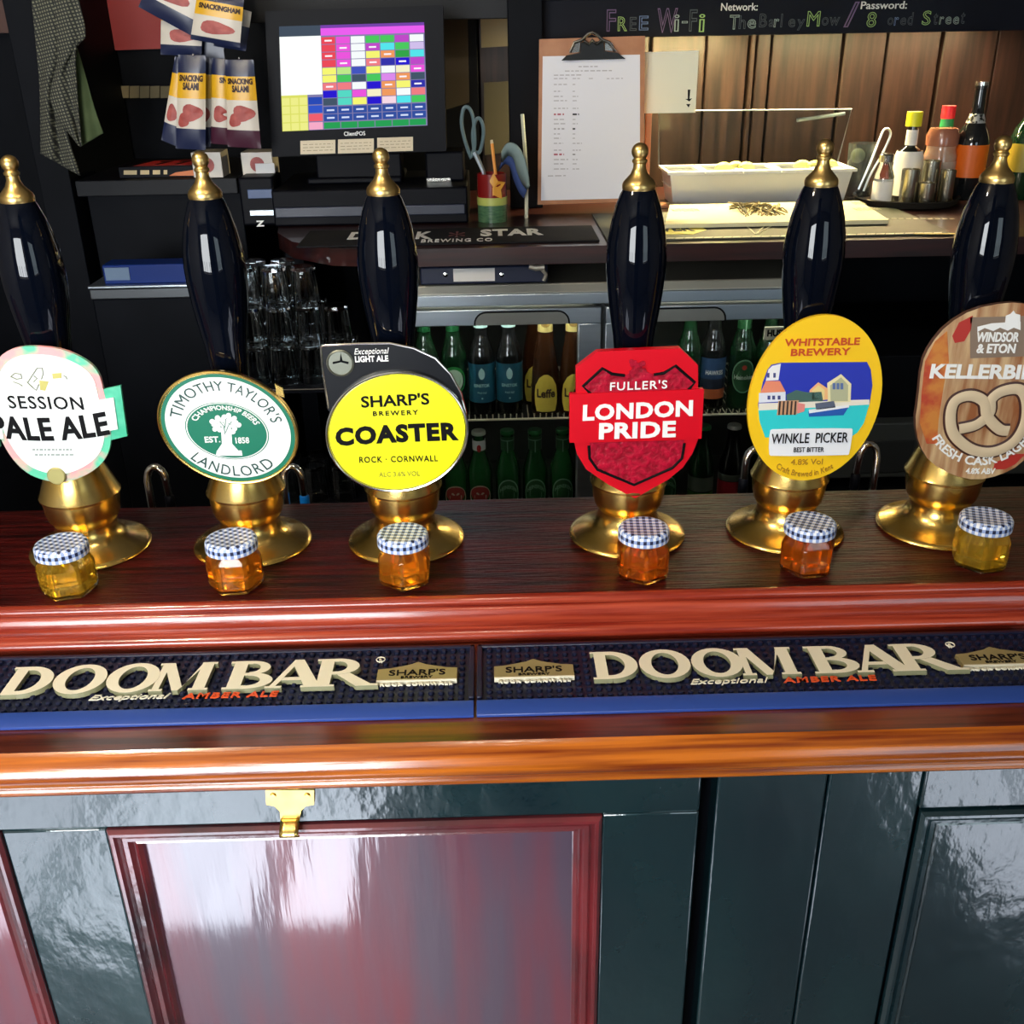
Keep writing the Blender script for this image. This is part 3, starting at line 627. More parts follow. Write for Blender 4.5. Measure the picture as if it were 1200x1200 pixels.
# swan-neck spouts behind the bar edge
SPL = ['curved metal spout rising behind the bar left of the oval green clip', 'curved metal spout with a blue nozzle behind the oval green clip', 'curved metal spout between the red shield clip and the tall yellow oval clip', 'curved metal spout between the tall yellow oval clip and the pretzel clip']
for k, (pxl, pyt, sg) in enumerate(((170, 548, 1), (331, 548, 1), (896, 527, -1), (1030, 521, -1))):
    q = P(pxl, pyt, 1.185); w = .011*sg
    r = thing('swan_neck_spout', SPL[k], 'spout', (q.x, 1.185, 1.0), 'swan-neck spouts behind the bar')
    path = [(q.x, 1.138, 1.02), (q.x, 1.165, 1.02), (q.x, 1.182, 1.03), (q.x, 1.185, 1.05), (q.x, 1.185, q.z-.018)]
    path += [(q.x+w-w*math.cos(math.radians(t)), 1.187, q.z-.018+.018*math.sin(math.radians(t))) for t in range(20, 181, 20)]+[(q.x+2*w, 1.19, q.z-.04)]
    if sg < 0: path[5:] = [(p[0], p[1], p[2]) for p in path[5:]]
    MB().tube(path, .0048, CHROME, 12).build('pipe', r)
    MB().lathe([(.0045, 0), (.0062, .003), (.0062, .022), (.005, .024)], flat('nozzle_blue', (.0, .18, .7)) if k == 1 else DARKGLOSS, (q.x+2*w, 1.19, q.z-.064), 14).build('nozzle', r)

# ------------------------------------------------------------------ honey jars
GING = bpy.data.materials.new('gingham'); GING.use_nodes = True
nt = GING.node_tree; pb = nt.nodes['Principled BSDF']; pb.inputs['Roughness'].default_value = .35
tc = nt.nodes.new('ShaderNodeTexCoord'); mp = nt.nodes.new('ShaderNodeMapping'); mp.inputs['Rotation'].default_value = (0, 0, .6); mp.inputs['Location'].default_value = (.0011, .0013, .0007); nt.links.new(tc.outputs['Object'], mp.inputs[0])
sep = nt.nodes.new('ShaderNodeSeparateXYZ'); nt.links.new(mp.outputs[0], sep.inputs[0])
def gnode(op, a, b_=None):
    n = nt.nodes.new('ShaderNodeMath'); n.operation = op
    for i, q in enumerate((a, b_)):
        if q is None: continue
        if isinstance(q, (int, float)): n.inputs[i].default_value = q
        else: nt.links.new(q, n.inputs[i])
    return n.outputs[0]
geo = nt.nodes.new('ShaderNodeNewGeometry'); vt = nt.nodes.new('ShaderNodeVectorTransform'); vt.vector_type = 'NORMAL'; vt.convert_from = 'WORLD'; vt.convert_to = 'OBJECT'; nt.links.new(geo.outputs['Normal'], vt.inputs[0]); sn = nt.nodes.new('ShaderNodeSeparateXYZ'); nt.links.new(vt.outputs[0], sn.inputs[0]); so = nt.nodes.new('ShaderNodeSeparateXYZ'); nt.links.new(tc.outputs['Object'], so.inputs[0])
side = gnode('LESS_THAN', gnode('ABSOLUTE', sn.outputs[2]), .6); arcx = gnode('MULTIPLY', gnode('ARCTAN2', so.outputs[1], so.outputs[0]), .0265)
def gmix(a, b_): return gnode('ADD', gnode('MULTIPLY', a, gnode('SUBTRACT', 1.0, side)), gnode('MULTIPLY', b_, side))
st = [gnode('GREATER_THAN', gnode('SINE', gnode('MULTIPLY', q, 2*math.pi/.0066)), 0) for q in (gmix(sep.outputs[0], arcx), gmix(sep.outputs[1], so.outputs[2]))]
sm = gnode('ADD', st[0], st[1])
cr = nt.nodes.new('ShaderNodeValToRGB'); cr.color_ramp.interpolation = 'CONSTANT'
cr.color_ramp.elements[0].color = (.85, .87, .92, 1); cr.color_ramp.elements[1].position = .3; cr.color_ramp.elements[1].color = (.30, .40, .68, 1)
e = cr.color_ramp.elements.new(.8); e.color = (.006, .01, .045, 1)
nt.links.new(gnode('DIVIDE', sm, 2.0), cr.inputs[0]); nt.links.new(cr.outputs[0], pb.inputs['Base Color'])
def honey(name, c):
    m = bpy.data.materials.new(name); m.use_nodes = True; t = m.node_tree; p = t.nodes['Principled BSDF']
    p.inputs['Base Color'].default_value = (*c, 1); p.inputs['Transmission Weight'].default_value = .78; p.inputs['Roughness'].default_value = .0; p.inputs['IOR'].default_value = 1.42
    return m
HON = [honey('honey_pale', (1, .66, .05)), honey('honey_amber', (1, .38, .02)), honey('honey_dark', (.92, .24, .012))]
JL = ['honey jar with gingham lid in front of the leftmost pump, palest honey', 'honey jar with gingham lid in front of the oval green clip pump', 'honey jar with gingham lid in front of the round yellow clip pump', 'honey jar with gingham lid in front of the red shield pump', 'dark honey jar with gingham lid in front of the harbour clip pump', 'honey jar with gingham lid in front of the pretzel clip pump']
JP = [(76, 700, 0, .28), (274, 694, 1, .1), (474, 688, 1, .5), (755, 681, 2, .52), (949, 674, 2, .12), (1154, 668, 0, .24)]
JR = .0295
def hexloop(r, z, bev=.16):
    out = []
    for k in range(6):
        a0, a1, a2 = [math.radians(60*j) for j in (k-1, k, k+1)]
        c = Vector((math.cos(a1), math.sin(a1)))*r
        out += [c.lerp(Vector((math.cos(a0), math.sin(a0)))*r, bev/2), c.lerp(Vector((math.cos(a2), math.sin(a2)))*r, bev/2)]
    return [(p.x, p.y, z) for p in out]
def loft(loops, m, b=None):
    b = b or MB(); k = len(loops[0]); vs_ = [v for l in loops for v in l]; fs = []
    for i in range(len(loops)-1):
        for j in range(k): fs.append((i*k+j, i*k+(j+1) % k, (i+1)*k+(j+1) % k, (i+1)*k+j))
    fs += [tuple(reversed(range(k))), tuple(range((len(loops)-1)*k, len(loops)*k))]
    return b.add(vs_, fs, m)
circ = lambda r, z: [(r*math.cos(math.radians(30*(k//2)*2+(-9 if k % 2 == 0 else 9))), r*math.sin(math.radians(30*(k//2)*2+(-9 if k % 2 == 0 else 9))), z) for k in range(12)]
for i, (jx, jy, hc, rz) in enumerate(JP):
    g = G(jx, jy, ZT); loc = (g.x, g.y+.017, ZT)
    r = thing('honey_jar', JL[i], 'honey jar', (0, 0, 0), 'honey jars on the bar')
    loft([hexloop(JR-.003, 0), hexloop(JR-.0008, .0025), hexloop(JR, .006), hexloop(JR, .027), hexloop(JR-.002, .031), circ(.0235, .0345), circ(.0235, .038)], HGLASS).build('glass_jar', r, ang=25)
    loft([hexloop(JR-.0045, .004), hexloop(JR-.003, .0065), hexloop(JR-.003, .0265), hexloop(JR-.005, .0302), circ(.0208, .0338), circ(.0208, .0352)], HON[hc]).build('honey', r, ang=25)
    MB().lathe([(.0, .0355), (.0252, .0355), (.0264, .0362), (.0266, .040), (.0262, .0445), (.0248, .0465), (.022, .0472), (.020, .0467), (.0, .0467)], GING, (0, 0, 0), 40, cap=False).build('lid', r, ang=50); r.scale = (1, 1, 1.17)
    r.location = loc; r.rotation_euler = (0, 0, rz)
    if i in (1, 2, 3): r['label'] = JL[i]
# ------------------------------------------------------------------ back counter
CXL = P(300, 290, 2.02).x
cn = thing('back_counter', 'dark red wooden back counter with a rounded nosing behind the pumps', 'counter', (.5, 2.3, ZC))
cp = [(CXL-.02, 2.36), (CXL+.0, 2.24), (CXL+.05, 2.13), (CXL+.14, 2.05), (CXL+.26, 2.022), (1.9, 2.02), (1.9, YW-.045), (CXL-.02, YW-.045)]
MB().prism([(x, y, ZC) for x, y in cp], (0, 0, -1), .034, COUNTERW).build('counter_top', cn, bevel=.008, bseg=4)
b = MB(); b.box(CXL+.30, 1.9, 2.22, YW-.05, ZC-.062, ZC-.036, DARK); b.build('under_rail', cn)
MB().box(1.70, 1.9, 2.10, YW-.05, 0, ZC-.064, DARK).build('support', cn); MB().box(CXL-.02, CXL+.02, 2.40, YW-.05, 0, ZC-.036, DARK).build('support', cn); MB().box(CXL+.022, 1.69, 2.65, 2.67, 0, ZC-.064, DARK).build('rear_board', cn)  # near-black rear board added to blacken the space under the counter
# label holder boxes hanging in the gap above the cooler
p0, p1 = P(492, 314, 2.05), P(642, 331, 2.05)
t = thing('cash_tin', 'flat dark tin with a white label stored in the gap above the bottle cooler', 'tin', ((p0.x+p1.x)/2, 2.1, p1.z))
MB().box(p0.x, p1.x, 2.05, 2.2, p1.z, p0.z, flat('navy_tin', (.012, .018, .05))).build('body', t, bevel=.003)
q0, q1 = P(531, 315, 2.049), P(580, 329, 2.049); MB().box(q0.x, q1.x, 2.048, 2.052, q1.z, q0.z, PAPER).build('white_label', t)
b = MB()
for sx in (522, 588): q = P(sx, 322, 2.049); b.lathe([(.004, 0), (.0045, -.003), (.0, -.004)], CHROME, (q.x, 2.0505, q.z), 12, axis='Y', cap=False)
b.build('rivets', t)
q = P(632, 318, 2.04); t = thing('corkscrew', 'small pale metal lever clip lying at the right end of the dark tin', 'clip', (q.x, 2.04, q.z))
b = MB().tube([P(620, 312, 2.035), P(628, 314, 2.035), P(638, 313, 2.035)], .006, flat('pale_metal', (.5, .47, .4), .3, metal=.6), 10); b.tube([P(634, 314, 2.036), P(640, 322, 2.036), P(637, 329, 2.036)], .004, MATS['pale_metal'], 8); b.build('lever', t)

# ------------------------------------------------------------------ bottle cooler
YC = 2.085
fx0, fx1 = P(452, 350, YC).x, P(964, 350, YC).x; fzt = P(600, 334, YC).z
co = thing('bottle_cooler', 'steel framed double door bottle cooler under the back counter', 'bottle cooler', ((fx0+fx1)/2, 2.3, 0))
zd0 = P(600, 362, YC).z; zg = P(600, 381, YC).z
b = MB(); b.box(fx0, fx1, YC+.01, 2.62, zd0+.004, fzt, mat('fascia_tan', (.42, .40, .33), .35, .6)); b.build('top_panel', co, bevel=.003)
b = MB(); b.box(fx0, fx1, YC+.002, YC+.02, zd0+.006, P(600, 345, YC).z, STEEL); b.build('fascia', co, bevel=.002)
INN = mat('cooler_liner', (.035, .04, .04), .5)
b = MB(); b.box(fx0, fx0+.02, YC+.03, 2.62, .1, zd0, INN); b.box(fx1-.02, fx1, YC+.03, 2.62, .1, zd0, INN); b.box(fx0, fx1, 2.56, 2.62, .1, zd0, INN); b.box(fx0, fx1, YC+.04, 2.62, .06, .12, INN); b.build('cabinet', co)
b = MB(); b.box(fx0+.03, fx1-.03, YC+.06, 2.5, 0, .058, DARK); b.build('plinth', co)
DOORS = [(458, 704, 474, 677, 556, 667), (709, 958, 722, 938, 740, 850)]
ZS = P(600, 492, 2.12).z
wire = mat('wire_white', (.75, .72, .55), .35, .3)
for x0, x1, g0, g1, h0, h1 in DOORS:
    xa, xb = P(x0, 400, YC).x, P(x1, 400, YC).x; ga, gb = P(g0, 420, YC).x, P(g1, 420, YC).x
    b = MB(); b.box(xa, xb, YC, YC+.03, zg, zd0, STEEL); b.box(xa, ga, YC, YC+.03, .12, zg, STEEL); b.box(gb, xb, YC, YC+.03, .12, zg, STEEL); b.box(ga, gb, YC, YC+.03, .12, .17, STEEL)
    d = b.build('door', co, bevel=.002)
    ha, hb = P(h0, 372, YC), P(h1, 372, YC); hz0, hz1 = zg+.001, zd0-.006; rr = (hz1-hz0)*.9
    pts = [(ha.x, hz0)]+[(ha.x+rr-rr*math.cos(math.radians(a)), hz1-rr+rr*math.sin(math.radians(a))) for a in range(0, 91, 15)]+[(hb.x-rr+rr*math.sin(math.radians(a)), hz1-rr+rr*math.cos(math.radians(a))) for a in range(0, 91, 15)]+[(hb.x, hz0)]
    b = MB(); b.prism([(x, YC-.001, z) for x, z in pts], (0, 1, 0), .004, mat('handle_recess', (.42, .44, .42), .3, .7)); b.tube([(x, YC-.001, z) for x, z in pts], .0018, DARK, 6); b.build('handle', d)
    b = MB(); b.box(ga-.004, gb+.004, YC+.012, YC+.016, .165, zg+.004, GLASS); b.build('glass_pane', d, smooth=False)
    b = MB(); b.tube([(ga+.01, 2.125, ZS), (gb-.01, 2.125, ZS)], .0028, wire, 8); b.tube([(ga+.01, 2.5, ZS), (gb-.01, 2.5, ZS)], .0028, wire, 8)
    nn = 26
    for k in range(nn+1):
        x = ga+.012+(gb-ga-.024)*k/nn; b.tube([(x, 2.125, ZS+.012), (x, 2.13, ZS-.001), (x, 2.5, ZS-.001)], .0013, wire, 5)
    b.build('wire_shelf', co)
ZB = P(600, 500, 2.19).z-.228
b = MB(); b.box(fx0+.022, fx1-.022, 2.125, 2.55, ZB-.012, ZB, INN); b.build('lower_shelf', co)
xm = (fx0+fx1)/2
xc_ = P(706, 400, YC).x; MB().box(xc_-.022, xc_+.022, YC+.0305, YC+.07, .121, zd0-.001, INN).build('centre_post', co)
for la, lb in ((fx0+.05, xc_-.04), (xc_+.04, fx1-.05)): MB().box(la, lb, YC+.034, YC+.044, zg+.004, zg+.012, mat('cooler_lamp', (1, .95, .8), emit=9)).build('lamp', co, smooth=False)

# bottles
GG = mat('green_bottle', (.015, .10, .03), .06, spec=.6, coat=.6); GD = mat('dark_green_bottle', (.006, .03, .012), .06, coat=.6)
GBR = mat('brown_bottle', (.045, .016, .006), .06, coat=.6); GK = mat('dark_bottle', (.008, .009, .010), .06, coat=.6)
BPROF = [(0, 0), (.024, 0), (.0285, .003), (.029, .008), (.029, .125), (.0275, .140), (.021, .160), (.0155, .178), (.0138, .200), (.0132, .217), (.0145, .219), (.0145, .224), (.013, .226), (.0, .226)]
LPROF = [(0, 0), (.027, 0), (.031, .004), (.0315, .012), (.031, .05), (.029, .095), (.024, .135), (.0185, .165), (.0155, .190), (.014, .213), (.015, .216), (.015, .222), (.0, .223)]
def band(r, z0, z1, m, b=None, a0=0, a1=360, seg=32):
    b = b or MB(); vs_ = []; n = seg
    for z in (z0, z1):
        for k in range(n+1):
            a = math.radians(a0+(a1-a0)*k/n); vs_.append((r*math.cos(a), r*math.sin(a), z))
    return b.add(vs_, [(k, k+1, n+2+k, n+1+k) for k in range(n)], m)
def disc(r, zc, ra, rz, m, b, seg=28):        # oval printed on the front of a bottle
    vs_ = [(0, -r, zc)]
    for ring_ in (.5, 1):
        for k in range(seg):
            t = 2*math.pi*k/seg; a = -math.pi/2+ra*ring_*math.cos(t)/r; vs_.append((r*math.cos(a), r*math.sin(a), zc+rz*ring_*math.sin(t)))
    fs = [(0, 1+k, 1+(k+1) % seg) for k in range(seg)]+[(1+k, 1+seg+k, 1+seg+(k+1) % seg, 1+(k+1) % seg) for k in range(seg)]
    return b.add(vs_, fs, m)
def ctext(b, s, r, zc, w, h, m, arc=0, **k):
    def fn(x, y, z):
        a = -math.pi/2+(x-.5)*w/r; q = r+z*.0004; return (q*math.cos(a), q*math.sin(a), zc+(y-.5)*h+arc*(1-(2*x-1)**2))
    text_map(b, s, fn, m, **k)
CAPP = lambda z, m: MB().lathe([(.0150, z-.006), (.0160, z-.006), (.0158, z+.0005), (.0145, z+.0025), (.0, z+.0028)], m, seg=24, cap=False)
def bottle(kind):
    r = thing('beer_bottle', 'x', 'bottle', (0, 0, 0))
    gl = dict(A=GD, B=GK, C=GBR, D=GG, E=GG, F=GK, G=GD, H=GD, I=GK, J=GD)[kind]
    pr2 = LPROF if kind == 'C' else BPROF
    MB().lathe(pr2, gl, seg=28, cap=False).build('glass_body', r, weld=True)
    top = .223 if kind == 'C' else .226
    capm = dict(B=flat('ice_blue', (.45, .70, .72)), C=flat('cream_foil', (.80, .68, .25), .35, metal=.3), F=flat('cap_blue', (.20, .32, .62))).get(kind, flat('cap_green', (.02, .15, .05), .3, metal=.5) if kind in 'AGEH' else flat('cap_silver', (.55, .55, .5), .3, metal=.7))
    CAPP(top, capm).build('cap', r)
    R_ = .0293
    if kind == 'A':
        b = MB(); disc(R_, .085, .027, .032, flat('label_green', (.02, .30, .06)), b); disc(R_+.0003, .085, .021, .025, flat('label_mint', (.55, .75, .60)), b); b.build('label', r)
        band(.0146, .19, .222, flat('foil_green', (.01, .09, .03), .3)).build('neck_label', r)
    elif kind == 'B':
        b = band(R_, .035, .122, flat('label_petrol', (.012, .10, .17))); lb = b.build('label', r)
        b = MB(); ctext(b, 'EINSTOK', R_+.0004, .074, .036, .007, capm, bold=.02); ctext(b, 'PALE ALE', R_+.0004, .058, .020, .004, capm); disc(R_+.0004, .100, .007, .012, capm, b); disc(R_+.0004, .106, .003, .008, capm, b); disc(R_+.0004, .045, .002, .002, capm, b); b.build('lettering', lb, smooth=False)
        b = MB().lathe([(.0152, .198), (.0150, .222)], capm, seg=24, cap=False); b.build('neck_label', r)
    elif kind == 'C':
        YL = flat('label_yellow', (.85, .68, .10)); b = MB().lathe([(.0166, .186), (.0162, .2), (.0155, .222)], capm, seg=24, cap=False); b.build('neck_label', r)
        b = MB()
        vs_ = []; zb = [(.012, .0325), (.03, .0322), (.05, .0318), (.07, .0308), (.088, .0303), (.096, .0300)]
        for j, (z, rr) in enumerate(zb):
            wd = [.022, .027, .028, .025, .015, .004][j]
            for k in range(13):
                a = -math.pi/2+wd*(2*k/12-1)/rr; vs_.append((rr*math.cos(a), rr*math.sin(a), z))
        b.add(vs_, [(j*13+k, j*13+k+1, j*13+k+14, j*13+k+13) for j in range(5) for k in range(12)], YL); lb = b.build('label', r)
        b = MB(); ctext(b, 'Leffe', .0325, .054, .042, .020, flat('label_brown_ink', (.05, .015, .01)), bold=.03); b.build('lettering', lb, smooth=False)
        b = MB(); disc(.0168, .203, .010, .006, flat('foil_emblem', (.30, .20, .05)), b); b.build('emblem', r)
    elif kind == 'D':
        b = band(.0150, .172, .208, flat('label_white', (.62, .60, .55))); b.build('neck_label', r)
        b = MB(); disc(.0153, .19, .005, .009, flat('key_red', (.55, .02, .02)), b); b.build('emblem', r)
        b = MB(); disc(R_, .075, .027, .030, flat('label_cream', (.60, .52, .40)), b); disc(R_+.0002, .083, .023, .019, flat('label_red', (.33, .03, .03)), b); lb = b.build('label', r)
        b = MB(); band(R_+.0004, .052, .066, INK, b, 225, 315); ctext(b, "BECK'S", R_+.0006, .059, .036, .010, MATS['label_cream'], bold=.03); b.build('lettering', lb, smooth=False)
    elif kind in 'EG':
        LGN = flat('label_deep_green', (.012, .075, .025)); PG = flat('pale_green_print', (.20, .38, .26))
        b = band(.0152, .172, .215, LGN); b.build('neck_label', r)
        b = MB(); [band(.0155, z, z+.002, PG, b) for z in (.176, .206)]; band(.0155, .178, .206, PG, b, 266, 274, 3); b.build('neck_print', r)
        b = MB(); disc(R_, .08, .027, .038, PG, b); disc(R_+.0002, .08, .024, .035, LGN, b); lb = b.build('label', r)
        b = MB()
        if kind == 'G': ctext(b, 'Heineken', R_+.0004, .078, .044, .010, flat('label_pale', (.55, .62, .55)), bold=.02); disc(R_+.0004, .100, .0055, .0055, flat('star_red', (.5, .05, .03)), b)
        else: ctext(b, 'HEINEKEN', R_+.0004, .088, .040, .009, PG, arc=.012, bold=.02)
        b.build('lettering', lb, smooth=False)
    elif kind == 'F':
        b = band(R_, .075, .122, flat('label_steel_blue', (.03, .08, .20))); band(R_, .052, .075, flat('label_navy', (.02, .03, .06)), b); band(R_, .030, .052, flat('label_orange', (.55, .14, .05)), b); lb = b.build('label', r)
        b = MB(); ctext(b, 'HAWKES', R_+.0004, .090, .040, .010, WHITE, bold=.02); b.build('lettering', lb, smooth=False)
    elif kind == 'H':
        b = band(R_, .075, .11, flat('label_ash', (.10, .13, .11))); band(R_, .035, .073, flat('label_leaf', (.05, .20, .03)), b); b.build('label', r)
    elif kind == 'I':
        b = band(R_, .03, .098, flat('label_wine', (.35, .015, .03))); band(R_, .099, .115, flat('label_ash', (.10, .13, .11)), b); b.build('label', r)
    return r
BPROT = {}
GRP = {'A': 'green beer bottles on the cooler shelves', 'B': 'petrol-blue label bottles', 'C': 'yellow label bottles', 'D': 'red and cream label bottles', 'E': 'green lager bottles on the lower shelf', 'G': 'green lager bottles on the lower shelf'}
def place_bottle(kind, px, py, Yb, zb, label):
    if kind not in BPROT: o = BPROT[kind] = bottle(kind)
    else: o = dup(BPROT[kind], (0, 0, 0))
    q = P(px, py, Yb); o.location = (q.x, Yb, zb); o['label'] = label; o['category'] = 'bottle'; o['group'] = 'beer bottles in the cooler'
    return o
ZSB = ZS+.0005
for k, px, Yb, l in (
        ('A', 500, 2.17, 'dark green bottle farthest left in the cooler, behind the black clip header'),
        ('A', 533, 2.17, 'green bottle with a round mint label beside the round yellow clip'),
        ('B', 565, 2.165, 'petrol-blue label bottle with pale cap, left one of the pair'), ('B', 597, 2.165, 'petrol-blue label bottle with pale cap, right one of the pair'),
        ('C', 627, 2.235, 'brown bottle with yellow label standing behind the other yellow label bottles'), ('C', 639, 2.165, 'brown bottle with yellow oval label and gold foil, standing in front'), ('C', 671, 2.165, 'brown bottle with yellow label at the right end of the left cooler door'),
        ('J', 745, 2.17, 'plain dark bottle on the upper cooler shelf behind the red shield clip'), ('J', 805, 2.17, 'plain dark bottle on the upper cooler shelf just right of the red shield clip'),
        ('F', 833, 2.17, 'bottle with blue and orange label in the right cooler door'), ('G', 867, 2.17, 'green bottle with a red star on its oval label in the right cooler door'),
        ('J', 898, 2.17, 'plain dark bottle behind the small white tag in the right cooler door')):
    place_bottle(k, px, 450, Yb, ZSB, l)
for k, px, Yb, l in (
        ('D', 533, 2.17, 'green bottle with red and cream label, low beside the round yellow clip'), ('D', 562, 2.17, 'green bottle with red label and white neck label on the lower cooler shelf'),
        ('E', 595, 2.17, 'green bottle on the lower shelf, next right of the white neck label bottle'), ('E', 627, 2.17, 'green lower shelf bottle, middle of the three with dark green oval labels'), ('E', 659, 2.17, 'green lower shelf bottle beside the red shield clip, on its left'),
        ('E', 780, 2.17, 'green lower shelf bottle beside the red shield clip, on its right'), ('H', 822, 2.17, 'dark lower shelf bottle with a leaf-green label'), ('I', 857, 2.17, 'dark lower shelf bottle with a wine-red label'), ('J', 893, 2.17, 'plain dark bottle on the lower cooler shelf behind a curved spout')):
    place_bottle(k, px, 545, Yb, ZB+.0005, l)
q0, q1 = P(896, 383, 2.115), P(930, 397, 2.115)
t = thing('shelf_tag', 'small white tag with bold black letters in the right cooler door', 'tag', (q0.x, 2.115, q1.z))
MB().box(q0.x, q1.x, 2.112, 2.118, q1.z, q0.z, flat('tag_white', (.6, .58, .48))).build('card', t)
b = MB(); text_px(b, 'HUSKY', 899, 928, 390, 8, 2.1115, INK, bold=.05); b.build('lettering', t, smooth=False)

# ------------------------------------------------------------------ glass racks at left
TG = mat('tumbler_glass', (.93, .98, 1), .0, trans=1, ior=1.5)
qa, qb = P(282, 452, 2.0), P(425, 452, 2.0); ZG1 = qa.z
def shelf_unit(y0, x0, x1, z, label):
    t = thing('glass_shelf', label, 'shelf', ((x0+x1)/2, y0+.13, z)); MB().box(x0, x1, y0, y0+.28, z-.012, z, DARKGLOSS).build('board', t, bevel=.002)
    MB().tube([(x0, y0, z-.004), (x1, y0, z-.004)], .002, CHROME, 6).build('front_wire', t); return t
shelf_unit(1.98, qa.x-.03, qb.x+.015, ZG1-.001, 'dark upper shelf holding upturned tumblers under the counter corner')
ZG2 = P(360, 588, 2.0).z; shelf_unit(1.98, qa.x-.03, qb.x+.015, ZG2-.001, 'dark lower shelf holding tumblers behind the bar')
def tumbler():
    r = thing('tumbler', 'x', 'glass', (0, 0, 0), 'upturned tumblers on the left shelves')
    prof_ = [(.0275, .0), (.0280, .002), (.0268, .03), (.0235, .075), (.0230, .078), (.0, .078)]
    b = MB(); seg = 20; vs_ = []
    for rr, z in prof_[:-1]:
        for k in range(seg):
            q = rr*(1 if k % 2 or z < .01 else .955); a = 2*math.pi*k/seg; vs_.append((q*math.cos(a), q*math.sin(a), z))
    n = len(prof_)-1
    inner = [(.0205, .070), (.0245, .03), (.0258, .0)]
    for rr, z in inner:
        for k in range(seg): a = 2*math.pi*k/seg; vs_.append((rr*math.cos(a), rr*math.sin(a), z))
    fs = [(i*seg+k, i*seg+(k+1) % seg, (i+1)*seg+(k+1) % seg, (i+1)*seg+k) for i in range(n-1) for k in range(seg)]
    fs.append(tuple(range((n-1)*seg, n*seg)))
    fs.append(tuple(reversed(range(n*seg, (n+1)*seg)))); fs += [(i*seg+k, i*seg+(k+1) % seg, (i+1)*seg+(k+1) % seg, (i+1)*seg+k) for i in (n, n+1) for k in range(seg)]
    fs += [((n+2)*seg+k, (n+2)*seg+(k+1) % seg, (k+1) % seg, k) for k in range(seg)]
    b.add(vs_, fs, TG); b.build('glass', r, ang=12); return r
tp = None
TX = [P(x, 440, 2.03).x for x in (303, 336, 369, 402)]
for tier in range(3):
    for row in range(2):
        for k, x in enumerate(TX):
            if (tier == 1 and row == 1 and k == 3) or (tier == 2 and (k == 3 or (row == 1 and k == 2))): continue
            o = tp if tp is None else None
            if tp is None: o = tp = tumbler()
            else: o = dup(tp, (0, 0, 0))
            o.location = (x+.007*row, 2.018+.062*row, ZG1+.0783*tier); o.rotation_euler = (0, 0, k*.7+row)
            o['label'] = 'upturned clear tumbler in the stacks on the upper dark shelf'
for k, x in enumerate((338, 371, 404)):
    for row in range(2):
        o = dup(tp, (P(x, 570, 2.03).x, 2.018+.062*row, ZG2), k*.5); o['label'] = 'upturned clear tumbler on the lower dark shelf between oval green and yellow clips'

# dark undercounter machine at left with a blue box on its steel top
xl0, xl1 = P(105, 345, 2.12).x, P(262, 345, 2.12).x; zt_ = P(200, 333, 2.12).z
t = thing('glass_washer', 'dark undercounter machine with a steel edge left of the tumblers', 'glass washer', ((xl0+xl1)/2, 2.35, 0))
MB().box(xl0, xl1, 2.13, 2.365, 0, zt_-.03, DARK).build('body', t, bevel=.003)
b = MB(); b.box(xl0, xl1, 2.115, 2.365, zt_-.006, zt_, STEEL); b.box(xl0, xl1, 2.122, 2.365, zt_-.029, zt_-.008, mat('dark_steel', (.12, .13, .14), .35, .8)); b.build('steel_top', t, bevel=.002)
q0, q1 = P(119, 311, 2.13), P(250, 332, 2.13)
t = thing('glove_box', 'flat blue box with a pale tag on the steel edge at left', 'box', ((q0.x+q1.x)/2, 2.2, zt_))
MB().box(q0.x, q1.x, 2.13, 2.19, zt_+.0005, q0.z, flat('box_blue', (.004, .022, .15), spec=.2)).build('carton', t, bevel=.002)
q2, q3 = P(122, 314, 2.129), P(153, 328, 2.129); b = MB(); b.box(q2.x, q3.x, 2.128, 2.132, q3.z, q2.z, flat('tag_slate', (.10, .16, .26))); b.build('label', t)

# dark machine at right
x0r, x1r = P(945, 500, 2.1).x, P(1230, 500, 2.1).x
t = thing('dishwasher', 'dark undercounter machine with grey recessed panel behind the pretzel clip', 'dishwasher', ((x0r+x1r)/2, 2.35, 0))
zr = P(1000, 495, 2.1).z
MB().box(x0r, x1r, 2.13, 2.6, 0, zr+.14, DARK).build('body', t, bevel=.003)
b = MB(); b.box(x0r+.01, x1r, 2.09, 2.13, zr-.13, zr, mat('panel_grey', (.05, .06, .065), .4)); b.build('front_panel', t, bevel=.004)
qa_, qb_ = P(1012, 517, 2.088), P(1066, 553, 2.088); b = MB(); b.box(qa_.x, qb_.x, 2.086, 2.092, qb_.z, qa_.z, mat('panel_dark_grey', (.025, .03, .035), .4)); b.build('recess', t, bevel=.002)
q = P(1110, 360, 2.12)

# ------------------------------------------------------------------ overhead shelf, chalkboard, post
YS = 2.56
zc0, zc1 = P(900, 41, YS).z, P(900, -4, YS).z
xs0, xs1 = P(268, 10, YS).x, P(1330, 10, YS).x
t = thing('overhead_shelf', 'long dark wooden shelf above the till and chalkboard', 'shelf', ((xs0+xs1)/2, 2.68, zc1))
MB().box(xs0, xs1, YS+.02, YW-.045, zc1, zc1+.025, DARK).build('board', t, bevel=.002)
MB().box(xs0, xs1, YS+.012, YS+.03, zc1-.035, zc1+.03, mat('dark_slate', (.010, .011, .014), .5, spec=.2)).build('fascia', t, bevel=.002)
t = thing('chalkboard', 'black chalkboard strip with chalked wireless network words', 'chalkboard', (P(900, 20, YS).x, YS, zc0))
xb0, xb1 = P(632, 20, YS).x, P(1330, 20, YS).x
MB().box(xb0, xb1, YS-.006, YS+.01, zc0, zc1, mat('slate_board', (.004, .005, .010), .6, spec=.12, col2=(.007, .009, .016), nscale=5)).build('slate', t, bevel=.002)
